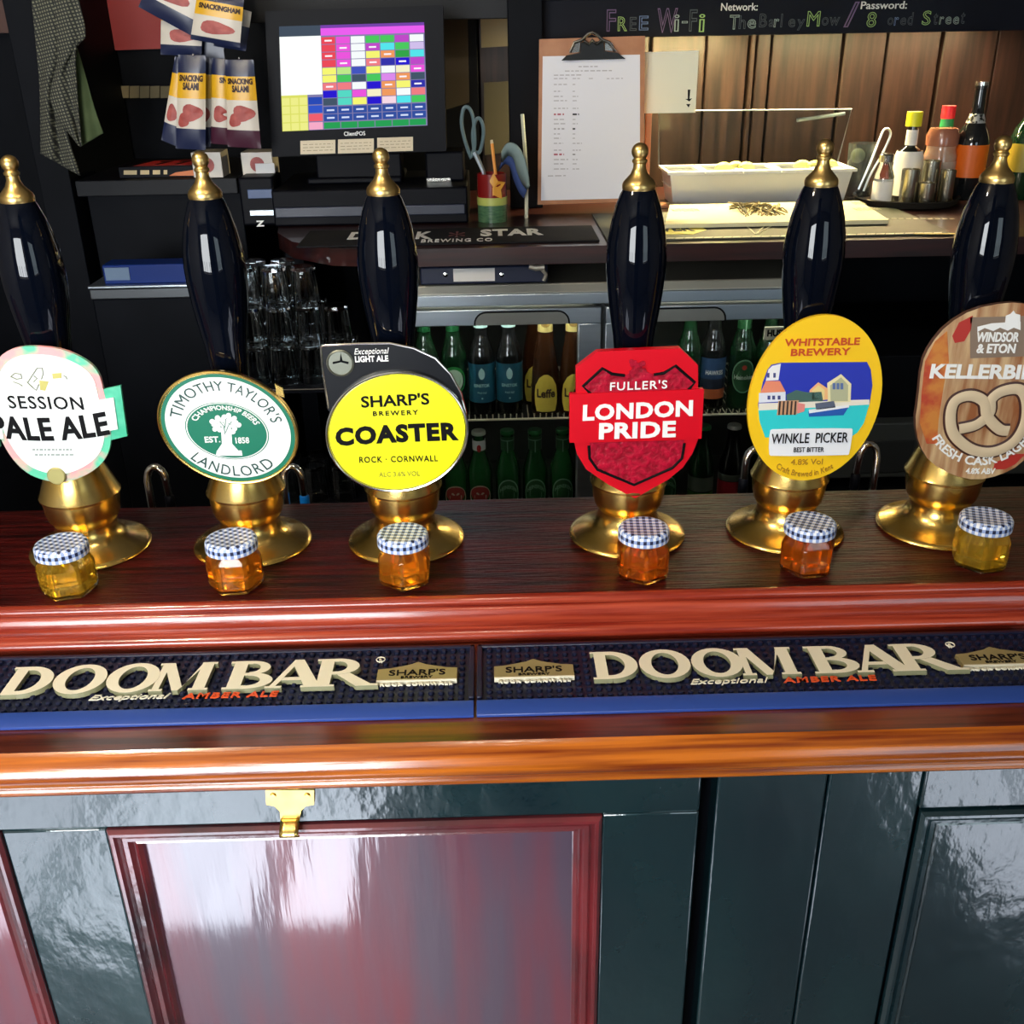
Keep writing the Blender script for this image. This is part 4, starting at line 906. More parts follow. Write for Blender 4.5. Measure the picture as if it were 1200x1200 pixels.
CH = {'v': (.13, .09, .18), 'g': (.28, .44, .16), 'b': (.12, .18, .34), 'w': (.7, .72, .7), 'd': (.06, .075, .09), 'c': (.26, .34, .32)}
CHM = {k: flat('chalk_'+n, CH[k], .9) for k, n in zip('vgbwdc', ('violet', 'green', 'blue', 'white', 'faded', 'grey'))}
yb = YS-.0065
b = MB()
def chalk(s, x0, x1, yc, h, c, **k): text_px(b, s, x0, x1, yc, h, yb, CHM[c], slope=-.012, outline=.018, d=.002, **k)
for s, x0, x1, yc, h, c in (('F', 711, 722, 24, 26, 'v'), ('R', 724, 735, 28, 17, 'g'), ('E', 738, 746, 28, 16, 'd'), ('E', 749, 760, 27, 17, 'b'), ('W', 770, 794, 24, 29, 'v'), ('i', 790, 796, 27, 20, 'c'), ('-', 799, 806, 26, 2.5, 'c'), ('F', 808, 817, 24, 26, 'd'), ('i', 819, 826, 27, 21, 'g'),
                            ('T', 855, 866, 26, 17, 'c'), ('h', 866, 874, 26, 16, 'd'), ('e', 876, 886, 28, 11, 'c'), ('B', 890, 899, 24, 16, 'd'), ('a', 901, 907, 27, 9, 'd'), ('r', 907, 913, 27, 10, 'c'), ('l', 915, 917, 24, 16, 'd'), ('e', 924, 932, 27, 10, 'd'), ('y', 934, 943, 29, 13, 'd'), ('M', 946, 961, 22, 18, 'g'), ('o', 963, 971, 25, 10, 'd'), ('w', 972, 984, 25, 10, 'd'),
                            ('/', 990, 1006, 17, 30, 'v'), ('8', 1016, 1027, 23, 18, 'g'), ('o', 1040, 1047, 25, 9, 'd'), ('r', 1048, 1053, 25, 10, 'b'), ('e', 1055, 1062, 25, 9, 'd'), ('d', 1064, 1070, 22, 15, 'd'), ('S', 1081, 1091, 21, 17, 'g'), ('t', 1094, 1099, 22, 14, 'd'), ('r', 1101, 1106, 24, 9, 'c'), ('e', 1108, 1115, 24, 9, 'c'), ('e', 1117, 1124, 24, 9, 'c'), ('t', 1126, 1131, 21, 14, 'd')):
    chalk(s, x0, x1, yc, h, c)
text_px(b, 'Network:', 845, 888, 8, 9, yb, CHM['w'], slope=-.01, bold=.01, d=.001); text_px(b, 'Password:', 1009, 1063, 6, 9, yb, CHM['w'], slope=-.01, bold=.01, d=.001)
b.build('chalk_lettering', t, smooth=False)
for k, (lx, pw, c) in enumerate(SHELF_LIGHTS):
    light('shelf_strip', 'AREA', (lx, YS+.11, zc0+.004), pw, c, (lx, YS+.17, 1.0), .26, .03)
t = thing('post', 'dark upright post between the till and the clipboard', 'post', (P(617, 270, 2.5).x, 2.5, ZC))
b = MB(); b.box(P(597, 150, 2.5).x, P(636, 150, 2.5).x, 2.5, 2.545, ZC+.0005, 2.495, DARK); b.build('upright', t, bevel=.002)

# ------------------------------------------------------------------ counter things
def standing(bx, by, tx, ty, z=None):
    g = G(bx, by, ZC if z is None else z); return g, P(tx, ty, g.y).z-g.z, mpp(g)
# clipboard
YCB = 2.42
def quad(pts, Y): return [P(x, y, Y) for x, y in pts]
t = thing('clipboard', 'brown clipboard holding a printed white list, propped upright by the post', 'clipboard', P(690, 238, YCB))
BRN = mat('hardboard', (.42, .17, .07), .5, col2=(.50, .22, .10), nscale=30)
b = MB(); slab(b, quad(smooth_loop([(632, 46), (756, 42), (754, 236), (630, 240)], 0), YCB), BRN, .004); b.build('board', t, bevel=.0015)
b = MB(); slab(b, quad([(636, 66), (750, 64), (750, 232), (634, 235)], YCB-.001), flat('list_paper', (.84, .83, .88), .6), .0009); pp = b.build('paper', t, smooth=False)
b = MB(); gi = flat('list_grey', (.45, .42, .45)); ri = flat('list_red', (.40, .08, .12)); yq = YCB-.0012
dashes(b, 678, 701, 78, 1.2, yq, gi, -.01, 5); dashes(b, 662, 718, 83, 1.2, yq, gi, -.01, 5)
dashes(b, 649, 682, 88, 1.2, yq, gi, -.01, 5)
for k, yl in enumerate((92, 99, 107, 113, 118, 127, 134, 140, 145, 151, 157, 162, 168, 176, 181, 187, 192, 198)):
    m_ = ri if k in (6, 14) else gi; hh = 2 if k in (6, 9, 14) else 1.1
    dashes(b, 649, 649+(12 if k in (6, 14) else random.uniform(8, 17)), yl, hh, yq, m_, -.01, 5); dashes(b, 671, 671+random.uniform(3, 11), yl, hh if k in (6, 9) else 1, yq, INK if k in (6, 9, 14) else gi, -.01, 4)
dashes(b, 690, 696, 92, 1, yq, gi); dashes(b, 711, 730, 92, 1, yq, gi); dashes(b, 642, 663, 206, 1.1, yq, gi)
b.build('print', pp, smooth=False)
b = MB(); slab(b, quad([(658, 71), (664, 65), (680, 62), (681, 50), (707, 48), (708, 60), (724, 62), (733, 69)], YCB-.012), mat('clip_black_metal', (.03, .03, .03), .25, .7), .010)
cl = b.build('clip', t, bevel=.0015)
b = MB(); slab(b, quad([(667, 62), (671, 52), (680, 49), (679, 61)], YCB-.011), CHROME, .008); slab(b, quad([(709, 59), (709, 48), (717, 50), (723, 60)], YCB-.011), CHROME, .008)
for pts in ([(668, 61), (673, 50), (682, 47), (689, 40), (694, 38), (700, 41), (706, 47), (714, 50), (721, 60)], [(684, 48), (690, 52), (694, 47), (699, 52), (706, 47)]): b.tube([Vector(p) for p in quad(pts, YCB-.013)], .0035, CHROME, 8)
b.build('lever', cl)
# card on a stand
t = thing('price_card', 'blank cream card with a small black mark, standing right of the clipboard', 'card', P(786, 133, 2.46))
b = MB(); slab(b, quad([(755, 61), (819, 59), (815, 132), (751, 133)], 2.46), flat('card_cream', (.84, .83, .66), .6), .002); b.build('card', t, smooth=False)
b = MB(); slab(b, quad([(806, 105), (809, 105), (808, 116), (811, 115), (808, 119), (803, 116), (806, 116)], 2.4595), INK, .0004); slab(b, quad([(804, 122), (809, 122), (807, 126)], 2.4595), INK, .0004); b.build('printed_mark', t, smooth=False)
g_ = P(762, 134, 2.464); b = MB(); b.box(g_.x-.009, g_.x+.004, 2.463, 2.475, ZC+.0005, P(762, 100, 2.463).z, BRN); b.box(g_.x-.05, g_.x+.05, 2.455, 2.50, ZC+.0005, ZC+.008, BRN); b.build('stand', t, bevel=.001)

# runners on the back counter
def thin_mat(x0, x1, y0, y1, h, m): return MB().box(x0, x1, y0, y1, ZC+.0004, ZC+h, m)
a_, c_ = G(478, 289, ZC), G(704, 286, ZC); ya, yb_ = a_.y+.006, G(600, 268, ZC).y
t = thing('beer_mat_runner', 'black bar runner with white capital letters lying before the till', 'bar mat', ((a_.x+c_.x)/2, (ya+yb_)/2, ZC))
thin_mat(a_.x-.22, c_.x+.0, ya, yb_, .004, mat('black_runner', (.006, .006, .008), .7, spec=.2)).build('mat', t, bevel=.001)
b = MB()
def tg(s, x0, x1, yc, h, m, dz=.0042, **k):
    q0, q1 = G(x0, yc, ZC), G(x1, yc, ZC); dh = h*mpp(q0)/math.sin(math.atan2(CAM.z-ZC, q0.y))
    text_plane(b, s, ((q0.x+q1.x)/2, (q0.y+q1.y)/2, ZC+dz), q1.x-q0.x, dh, m, v=(0, 1, 0), d=.0006, **k)
tg('DAR', 410, 476, 278, 8, WHITE, bold=.04); tg('K', 488, 506, 278, 8, WHITE, bold=.04); tg('STAR', 563, 636, 274.5, 7.5, WHITE, bold=.04, spacing=1.1); tg('BREWING CO', 494, 577, 284, 3.6, WHITE, bold=.02, spacing=1.25)
tg('*', 526, 545, 277, 7, flat('dull_red_print', (.12, .02, .02)))
b.build('lettering', t, smooth=False)
a_, c_ = G(712, 285, ZC), G(1125, 279, ZC); yb_ = G(800, 250, ZC).y; ya = a_.y+.006
t = thing('cocktail_bar_mat', 'long dark bar runner with pale dashes and a yellow patch, under the white menu board', 'bar mat', ((a_.x+c_.x)/2, (ya+yb_)/2, ZC))
thin_mat(a_.x, c_.x, ya, yb_, .004, mat('green_black_runner', (.035, .040, .030), .6, col2=(.05, .055, .04), nscale=25)).build('mat', t, bevel=.001)
b = MB(); CRM = flat('cream_print', (.62, .60, .45))
n = 34
for k in range(n):
    x = a_.x+.02+(c_.x-a_.x-.04)*k/n; b.prism([(x, ya+.006, ZC+.0043), (x+.016, ya+.006, ZC+.0043), (x+.022, ya+.016, ZC+.0043), (x+.004, ya+.016, ZC+.0043)], (0, 0, -1), .0003, CRM)
for k in range(12):
    q = G(1020+k*8.5, 259, ZC); b.prism([(q.x, q.y, ZC+.0043), (q.x+.010, q.y, ZC+.0043), (q.x+.010, q.y+.008, ZC+.0043), (q.x, q.y+.008, ZC+.0043)], (0, 0, -1), .0003, CRM)
for k in range(8):
    q = G(1073+k*8, 277, ZC); b.prism([(q.x, q.y, ZC+.0043), (q.x+.012, q.y, ZC+.0043), (q.x+.009, q.y+.012, ZC+.0043), (q.x-.003, q.y+.012, ZC+.0043)], (0, 0, -1), .0003, flat('gold_print', (.55, .45, .08)))
sw = [G(x, y, ZC) for x, y in curve([(868, 262), (880, 272), (886, 277), (896, 272), (905, 266), (900, 263), (893, 270), (886, 277)], 6)]; b.tube([(p.x, p.y, ZC+.0043) for p in sw], .0015, CRM, 5)
b.build('printed_pattern', t, smooth=False)
b = MB(); q = [G(x, y, ZC) for x, y in ((770, 265), (815, 265), (828, 272), (812, 277), (768, 277))]; b.prism([(p.x, p.y, ZC+.0046) for p in q], (0, 0, -1), .0004, flat('yellow_patch', (.78, .68, .03)))
tg('FEVER', 752, 812, 271, 6, INK, dz=.005, bold=.03); b.build('yellow_logo', t, smooth=False)
a_, c_ = G(779, 264, ZC+.012), G(1042, 259, ZC+.012); d0, d1 = G(785, 240, ZC+.0135), G(1010, 238, ZC+.012)
t = thing('menu_board', 'cream wooden board with small dark lettering, lying in front of the garnish tray', 'board', ((a_.x+c_.x)/2, (a_.y+d0.y)/2, ZC+.0042))
ym = (a_.y+c_.y)/2; yn = max(d0.y, d1.y)
b = MB(); b.prism([(a_.x, ym, ZC+.0145), (c_.x, ym, ZC+.0145), (d1.x, yn, ZC+.0145), (d0.x, yn, ZC+.0145)], (0, 0, -1), .0085, mat('cream_board', (.74, .68, .40), .5, col2=(.80, .74, .48), nscale=12)); b.build('board', t, bevel=.001)
b = MB(); MG = flat('menu_grey', (.30, .28, .18))
for s, x0, x1, yc, h in (('KITCHEN', 782, 810, 246, 3), ('KITCHEN', 787, 818, 254, 3), ('OPEN', 998, 1012, 246, 3), ('KITCHEN', 1000, 1030, 253, 3)): tg(s, x0, x1, yc, h, MG, dz=.0149, spacing=1.2)
b.build('lettering', t, smooth=False)
t = thing('herb_sprig', 'dry brown herb sprig lying across the cream board', 'herb sprig', tuple(G(890, 248, ZC+.014)), )
b = MB(); HB = flat('dry_stalk', (.34, .26, .10), .7); HD = flat('dark_stalk', (.06, .05, .02), .7)
for k in range(46):
    q = G(random.uniform(850, 915), random.uniform(240, 246), ZC+.016); q2 = G(random.uniform(870, 925), random.uniform(244, 253), ZC+.016); b.tube([(q.x, q.y, ZC+.0165+random.uniform(0, .008)), ((q.x+q2.x)/2, (q.y+q2.y)/2, ZC+.019+random.uniform(0, .012)), (q2.x, q2.y, ZC+.0155)], .0013, HB if k % 3 else HD, 5)
b.build('stalks', t)
# garnish tray with lid
YG = G(800, 262, ZC).y+.0
gt0, gt1 = G(783, 241, ZC+.004), G(1003, 238, ZC+.004)
ty0 = min(gt0.y, 2.50); ty1 = ty0+.13
t = thing('garnish_tray', 'white garnish tray with hinged clear lid open behind it', 'garnish tray', ((gt0.x+gt1.x)/2, ty0+.06, ZC+.004))
tx0, tx1 = P(784, 230, ty0).x, P(996, 230, ty0).x; tzt = P(890, 203, ty0).z; zb_ = ZC+.0005
TRW = mat('tray_white', (.74, .76, .74), .35); TRT = mat('tray_steel', (.62, .64, .66), .3, .35)
b = MB(); b.add([(tx0+.012, ty0+.008, zb_), (tx1-.012, ty0+.008, zb_), (tx1-.012, ty1, zb_), (tx0+.012, ty1, zb_), (tx0, ty0, tzt), (tx1, ty0, tzt), (tx1, ty1, tzt), (tx0, ty1, tzt), (tx0+.01, ty0+.01, tzt), (tx1-.01, ty0+.01, tzt), (tx1-.01, ty1-.01, tzt), (tx0+.01, ty1-.01, tzt), (tx0+.016, ty0+.016, tzt-.05), (tx1-.016, ty0+.016, tzt-.05), (tx1-.016, ty1-.016, tzt-.05), (tx0+.016, ty1-.016, tzt-.05)],
    [(3, 2, 1, 0), (0, 1, 5, 4), (1, 2, 6, 5), (2, 3, 7, 6), (3, 0, 4, 7), (4, 5, 9, 8), (5, 6, 10, 9), (6, 7, 11, 10), (7, 4, 8, 11), (8, 9, 13, 12), (9, 10, 14, 13), (10, 11, 15, 14), (11, 8, 12, 15), (12, 13, 14, 15)], TRT); b.build('box', t, bevel=.002)
b = MB(); nx = 5; rim = MATS['tray_white']
for k in range(nx):
    xa = tx0-.008+(tx1-tx0+.016)*k/nx; xb = tx0-.008+(tx1-tx0+.016)*(k+1)/nx
    b.box(xa+.001, xb-.001, ty0-.010, ty0+.014, tzt+.0005, tzt+.007, rim)
    b.box(xa+.001, xb-.001, ty1-.012, ty1+.004, tzt+.0005, tzt+.007, rim)
    b.box(xa+.001, xa+.009, ty0+.013, ty1-.011, tzt+.0005, tzt+.007, rim)
    b.box(xb-.009, xb-.001, ty0+.013, ty1-.011, tzt+.0005, tzt+.007, rim)
    b.box(xa+.009, xb-.009, ty0+.013, ty1-.011, tzt-.03, tzt-.028, rim)
b.build('insert_pots', t, bevel=.002)
l0, l1 = P(772, 130, ty1+.03), P(998, 128, ty1+.03)
LIDM = mat('lid_plastic', (.62, .72, .80), .01, trans=1, ior=1.2)
b = MB(); b.hexa([(tx0-.006, ty1+.006, tzt+.004), (tx1+.006, ty1+.006, tzt+.004), (l1.x, ty1+.03, l1.z), (l0.x, ty1+.03, l0.z)], [(tx0-.006, ty1+.009, tzt+.004), (tx1+.006, ty1+.009, tzt+.004), (l1.x, ty1+.033, l1.z), (l0.x, ty1+.033, l0.z)], LIDM)
ld = b.build('lid', t, smooth=False)
b = MB(); ed = mat('lid_edge', (.18, .22, .24), .3)
b.tube([(tx0-.006, ty1+.006, tzt+.006), (l0.x, ty1+.03, l0.z), (l1.x, ty1+.03, l1.z), (tx1+.006, ty1+.006, tzt+.006)], .0018, ed, 6)
q0, q1 = P(934, 141, ty1+.028), P(990, 133, ty1+.028); b.tube([q0, q1], .004, ed, 8); b.build('lid_rim', ld)
GAR = mat('lemon', (.85, .82, .08), .45, col2=(.75, .78, .25), nscale=60); LIM = mat('lime_peel', (.60, .74, .10), .45)
for k, (x, y, lab_) in enumerate(((848, 196, 'pale citrus wedge heaped in the left half of the tray, leftmost'), (862, 193, 'yellow citrus wedge heaped in the left half of the tray, middle'), (875, 189, 'citrus wedge standing tallest at the right of the left heap in the tray'), (940, 195, 'yellow citrus wedge in the right half of the tray, left one'), (955, 193, 'yellow citrus wedge in the right half of the tray, by the brass finial'), (972, 195, 'green citrus wedge at the right end of the tray'))):
    g = P(x, y, ty0+.05+.012*(k % 2)); r_ = .017
    w = thing('citrus_wedge', lab_, 'citrus wedge', (g.x, g.y, tzt+.004), 'citrus wedges in the garnish tray')
    b = MB(); vs_ = []; ns = 10
    for i in range(ns+1):
        a = math.pi*i/ns
        for j in range(7):
            c__ = math.radians(-45+90*j/6); rr = r_*math.sin(a); vs_.append((g.x-r_*1.2*math.cos(a), g.y+rr*math.sin(c__), tzt+.004+rr*math.cos(c__)))
    for i in range(ns+1): vs_.append((g.x-r_*1.2*math.cos(math.pi*i/ns), g.y, tzt+.004))
    fs = [(i*7+j, i*7+j+1, i*7+j+8, i*7+j+7) for i in range(ns) for j in range(6)]
    b.add(vs_, fs, LIM if k in (0, 5) else GAR); o_ = 7*(ns+1)
    b.add(vs_, [(o_+i, i*7, i*7+7, o_+i+1) for i in range(ns)]+[(o_+i, o_+i+1, i*7+13, i*7+6) for i in range(ns)], flat('citrus_flesh', (.88, .86, .35), .3)); b.build('flesh', w, weld=True)

# ------------------------------------------------------------------ tray of condiments at right
g = G(1083, 247, ZC); TR = 61*mpp(g); tc_ = Vector((g.x, min(g.y+TR, YW-.06-TR), ZC))
t = thing('serving_tray', 'round dark serving tray holding sauce bottles and steel measures', 'tray', tc_)
MB().lathe([(.0, .0005), (TR*.93, .0005), (TR*.97, .003), (TR, .014), (TR+.003, .016), (TR+.002, .018), (TR-.003, .016), (TR*.94, .006), (.0, .005)], mat('tray_black', (.02, .018, .015), .3), tc_, 56, cap=False).build('dish', t, weld=True)
ZTY = ZC+.0055
def stand_at(px, Yd, ytop): q = P(px, 200, Yd); return Vector((q.x, Yd, ZTY)), P(px, ytop, Yd).z-ZTY, mpp((q.x, Yd, ZTY))
def lathe_thing(name, label, cat, loc, parts, group=None):
    r = thing(name, label, cat, loc, group)
    for nm, pr_, m in parts: MB().lathe(pr_, m, loc, 28, cap=False).build(nm, r, ang=40)
    return r
y1_ = tc_.y
l, h, k = stand_at(1037, y1_-.035, 180)
lathe_thing('salt_jar', 'small clear jar with pale label and metal cap at the left of the serving tray', 'jar', l, [('glass', [(0, 0), (.020, 0), (.0225, .004), (.0225, h*.55), (.014, h*.78), (.014, h*.84), (0, h*.84)], GLASS), ('cap', [(0, h*.84), (.0165, h*.84), (.017, h*.97), (.014, h), (0, h)], CHROME), ('label', [(.0229, h*.06), (.0229, h*.46)], PAPER)])
l, h, k = stand_at(1063, y1_+.015, 131)
lathe_thing('sauce_bottle', 'white label sauce bottle with square yellow cap on the serving tray', 'bottle', l, [('body', [(0, 0), (.030, 0), (.032, .004), (.032, h*.50), (.028, h*.56), (.013, h*.62), (.0115, h*.84), (0, h*.84)], GK), ('label', [(.0325, h*.06), (.0325, h*.50), (.0285, h*.565)], PAPER), ('neck_label', [(.0133, h*.63), (.0128, h*.80)], PAPER), ('cap', [(0, h*.84), (.0175, h*.84), (.0175, h), (0, h)], flat('cap_yellow', (.85, .82, .02)))])
l, h, k = stand_at(1101, y1_+.078, 124)
lathe_thing('pepper_sauce_bottle', 'hot sauce bottle with red cap and green collar behind the steel measures', 'bottle', l, [('body', [(0, 0), (.022, 0), (.024, .004), (.024, h*.58), (.012, h*.70), (.011, h*.74), (0, h*.74)], mat('red_sauce', (.40, .09, .03), .12, coat=.5)), ('collar', [(.0125, h*.72), (.0155, h*.73), (.0145, h*.86), (0, h*.86)], flat('collar_green', (.01, .25, .08))), ('cap', [(0, h*.86), (.0155, h*.86), (.0155, h), (0, h)], flat('cap_red', (.75, .015, .03)))])
l, h, k = stand_at(1099, y1_+.014, 150)
lathe_thing('pickle_jar', 'squat glass jar of orange relish with cloudy lid, in front of the red cap bottle', 'jar', l, [('glass', [(0, 0), (.034, 0), (.037, .005), (.037, h*.62), (.033, h*.70), (.033, h*.76), (0, h*.76)], mat('relish_glass', (.50, .20, .09), .12, coat=.6, col2=(.55, .38, .28), nscale=35)), ('lid', [(0, h*.765), (.036, h*.765), (.037, h*.9), (.03, h), (0, h)], mat('lid_amber', (.38, .14, .08), .25, coat=.5)), ('label', [(.0374, h*.15), (.0374, h*.55)], mat('label_faded', (.55, .42, .32), .5))])
for k_, (x, yd, yt, lab_) in enumerate(((1068, -.075, 198, 'steel spirit measure farthest left on the serving tray'), (1091, -.049, 188, 'steel spirit measure standing behind the other three'), (1089, -.088, 214, 'short steel spirit measure standing foremost in the middle'), (1112, -.072, 199, 'steel spirit measure at the right, beside the orange label bottle'))):
    l, h, k = stand_at(x, y1_+yd, yt); rr = .0195 if k_ != 3 else .017
    lathe_thing('spirit_measure', lab_, 'measure', l, [('cup', [(0, 0), (rr*.93, 0), (rr*.97, .002), (rr, h), (rr*.93, h), (rr*.88, .004), (0, .004)], mat('measure_steel', (.55, .52, .42), .25, 1))], 'steel spirit measures')
l, h, k = stand_at(1134, y1_+.01, 96)
BR_ = .037
lathe_thing('liqueur_bottle', 'tall black bottle with an orange label at the right of the serving tray', 'bottle', l, [('glass_body', [(0, 0), (BR_-.004, 0), (BR_, .005), (BR_, h*.50), (BR_*.85, h*.58), (.019, h*.68), (.014, h*.76), (.0125, h*.94), (.0145, h*.945), (.0145, h*.97), (0, h*.97)], GK), ('label', [(BR_+.0005, h*.20), (BR_+.0006, h*.48)], flat('label_bright_orange', (.85, .16, .01))), ('cap', [(0, h*.97), (.0155, h*.97), (.0155, h), (0, h)], CHROME), ('crest', [(.0215, h*.66), (.0158, h*.735)], mat('crest_silver', (.55, .55, .52), .4, .3, col2=(.02, .02, .02), nscale=110, lo=.48, hi=.52))])
q = G(1203, 232, ZC); hb = P(1203, 100, q.y).z-ZC
q.y = min(q.y, 2.75); q = Vector((P(1201, 180, q.y).x, q.y, ZC+.0005)); hb = P(1201, 100, q.y).z-ZC
lathe_thing('wine_bottle', 'dark bottle with a yellow label at the right edge, behind the last pump', 'bottle', q, [('glass_body', [(0, 0), (.034, 0), (.037, .004), (.037, hb*.55), (.03, hb*.63), (.015, hb*.72), (.0135, hb*.97), (0, hb*.97)], GD), ('label', [(.0375, hb*.25), (.0375, hb*.5)], flat('label_mustard', (.40, .32, .03))), ('cap', [(0, hb*.97), (.015, hb*.97), (.015, hb), (0, hb)], CHROME)])
# glass tumbler with tongs
q = G(1006, 232, ZC); q.y = min(q.y, 2.70); q = Vector((P(1008, 200, q.y).x, q.y, ZC+.0005)); hg = P(1008, 168, q.y).z-ZC
r = lathe_thing('tongs_glass', 'tall dark glass holding steel tongs, right of the garnish tray', 'glass', q, [('glass', [(0, 0), (.030, 0), (.034, hg), (.032, hg), (.028, .006), (0, .006)], mat('smoky_glass', (.35, .40, .42), .05, trans=.9))])
t = thing('ice_tongs', 'steel tongs leaning up out of the dark glass', 'tongs', (q.x, q.y-.04, ZC))
ta = [P(x, y, q.y-.045) for x, y in curve([(1006, 222), (1018, 195), (1030, 165), (1036, 152), (1042, 152), (1043, 160), (1034, 180), (1020, 205), (1012, 224)], 5)]
b = MB().tube(ta, .0028, STEEL, 8); b.build('arms', t)
g2 = P(1001, 180, q.y-.036); MB().lathe([(.017*math.sin(math.radians(a)), .017*math.cos(math.radians(a))) for a in range(180, -1, -20)], mat('pale_lime', (.38, .45, .30), .3, coat=.5), (q.x-.01, q.y, ZC+hg*.78), 20, cap=False).build('lime', r)

# ------------------------------------------------------------------ till
YT = 2.36
dz0, dz1 = ZC+.0005, P(430, 222, 2.30).z
xd0, xd1 = P(318, 240, 2.30).x, P(548, 240, 2.30).x
t = thing('cash_box', 'wide black cash drawer unit under the till', 'cash box', ((xd0+xd1)/2, 2.45, ZC))
MB().box(xd0, xd1, 2.31, 2.62, dz0, dz1, DARKGLOSS).build('case', t, bevel=.004)
b = MB(); b.box(xd0+.006, xd1-.006, 2.300, 2.311, dz0+.02, dz0+(dz1-dz0)*.55, mat('drawer_navy', (.016, .022, .045), .35)); b.build('drawer', t, bevel=.002)
TC = [(327, 31), (497, 26), (501, 147), (331, 154)]
def scr(u, v, dy=0): # point on the screen face
    x = (TC[0][0]*(1-u)+TC[1][0]*u)*(1-v)+(TC[3][0]*(1-u)+TC[2][0]*u)*v; y = (TC[0][1]*(1-u)+TC[1][1]*u)*(1-v)+(TC[3][1]*(1-u)+TC[2][1]*u)*v
    return P(x, y, YT)+Vector((0, dy, 0))
t = thing('till', 'black touchscreen till with a bright grid of coloured buttons', 'till', tuple(P(420, 215, YT+.1)))
b = MB(); slab(b, [P(x, y, YT+.002) for x, y in [(310, 13), (519, 6), (523, 177), (319, 184)]], DARKGLOSS, .045); b.build('housing', t, bevel=.004)
b = MB(); q0, q1 = P(370, 180, YT+.06), P(470, 180, YT+.06); b.box(q0.x, q1.x, YT+.048, YT+.12, dz1+.0005, q0.z, DARKGLOSS); b.box(q0.x-.02, q1.x-.0, YT+.03, YT+.2, dz1+.0005, dz1+.014, DARKGLOSS); b.build('stand', t, bevel=.004)
EM = {}
def em(c, s=1.0):
    k = tuple(round(x, 3) for x in c)
    if k not in EM: EM[k] = mat('screen_colour_%d' % len(EM), (0, 0, 0), .25, emit=0); I = EM[k].node_tree.nodes['Principled BSDF'].inputs; I['Emission Color'].default_value = (*c, 1); I['Emission Strength'].default_value = s; I['Specular IOR Level'].default_value = 0
    return EM[k]
b = MB()
def cell(u0, u1, v0, v1, c, lay=1): 
    e_ = -.0002*lay; b.add([scr(u0, v1, e_), scr(u1, v1, e_), scr(u1, v0, e_), scr(u0, v0, e_)], [(0, 1, 2, 3)], em(c))
cell(0, 1, 0, 1, (.20, .18, .35), 0); cell(0, .285, 0, .10, (.05, .07, .10)); cell(.285, 1, .03, .10, (.72, .10, .75)); cell(.285, 1, 0, .03, (.16, .05, .35)); cell(0, .285, .10, .66, (.88, .93, .90))
cell(0, .18, .66, 1, (.62, .64, .12))
for i in range(3):
    for j in range(4): cell(.004+.06*i, .056+.06*i, .685+.08*j, .755+.08*j, (.74, .74, .22), 2)
for j, c in enumerate(((.02, .06, .40), (.03, .08, .50), (.75, .10, .14), (.80, .35, .50))): cell(.185, .28, .685+.08*j, .755+.08*j, c, 2)
pal = dict(R=(.72, .06, .09), M=(.72, .08, .62), w=(.80, .84, .84), G=(.06, .50, .10), P=(.45, .06, .50), C=(.08, .68, .72), L=(.55, .45, .72), Y=(.80, .80, .15), O=(.75, .28, .10), D=(.03, .32, .06), S=(.75, .18, .20), N=(.03, .03, .35), B=(.02, .01, .55), V=(.62, .22, .72), l=(.45, .70, .22), b=(.05, .08, .45), s=(.05, .08, .12), c=(.80, .76, .50), T=(.08, .60, .48), K=(.80, .60, .68))
rows = ['RMwGGPw', 'RMwPCGL', 'RMwYODC', 'RMwSNBP', 'YlbYwcM', 'YGsGVOs', 'SSwBOYN', 'BTMcOwS', 'sTYBKCG']
for j, rw in enumerate(rows):
    for i, ch in enumerate(rw): cell(.288+.1015*i, .383+.1015*i, .115+.0735*j, .182+.0735*j, pal[ch], 2)
for j in range(2):
    for i in range(7): cell(.288+.1015*i, .383+.1015*i, .782+.073*j, .848+.073*j, (.03, .07, .30), 2)
for i in range(6): cell(.288+.118*i, .40+.118*i, .932, .992, (.02, .30, .08), 2)
for j in range(9):
    for i in range(7):
        if rows[j][i] in 'RMSNBOP' and (i+j) % 2 == 0: cell(.31+.1015*i, .36+.1015*i, .142+.0735*j, .158+.0735*j, (.85, .80, .85), 3)
for j in range(2):
    for i in range(7): cell(.31+.1015*i, .362+.1015*i, .808+.073*j, .824+.073*j, (.6, .66, .85), 3)
b.build('screen', t, smooth=False)
b = MB(); text_px(b, 'ClientPOS', 403, 428, 156.5, 5, YT+.0015, WHITE, slope=-.03, bold=.02); b.build('lettering', t, smooth=False)
for (x0, y0, x1, y1) in ((352, 165, 393, 181), (396, 163.5, 438, 180), (442, 161.5, 484, 178)):
    b = MB(); slab(b, quad([(x0, y0), (x1, y0-1.2), (x1, y1-1.2), (x0, y1)], YT+.0012), flat('sticker_cream', (.66, .55, .36)), .0012); s_ = b.build('sticker', t, smooth=False)
    b = MB()
    for k in range(3): dashes(b, x0+3, x1-3, y0+4+3.6*k, .8, YT+.001, flat('sticker_ink', (.32, .25, .15)), -.03, 5)
    b.build('print', s_, smooth=False)
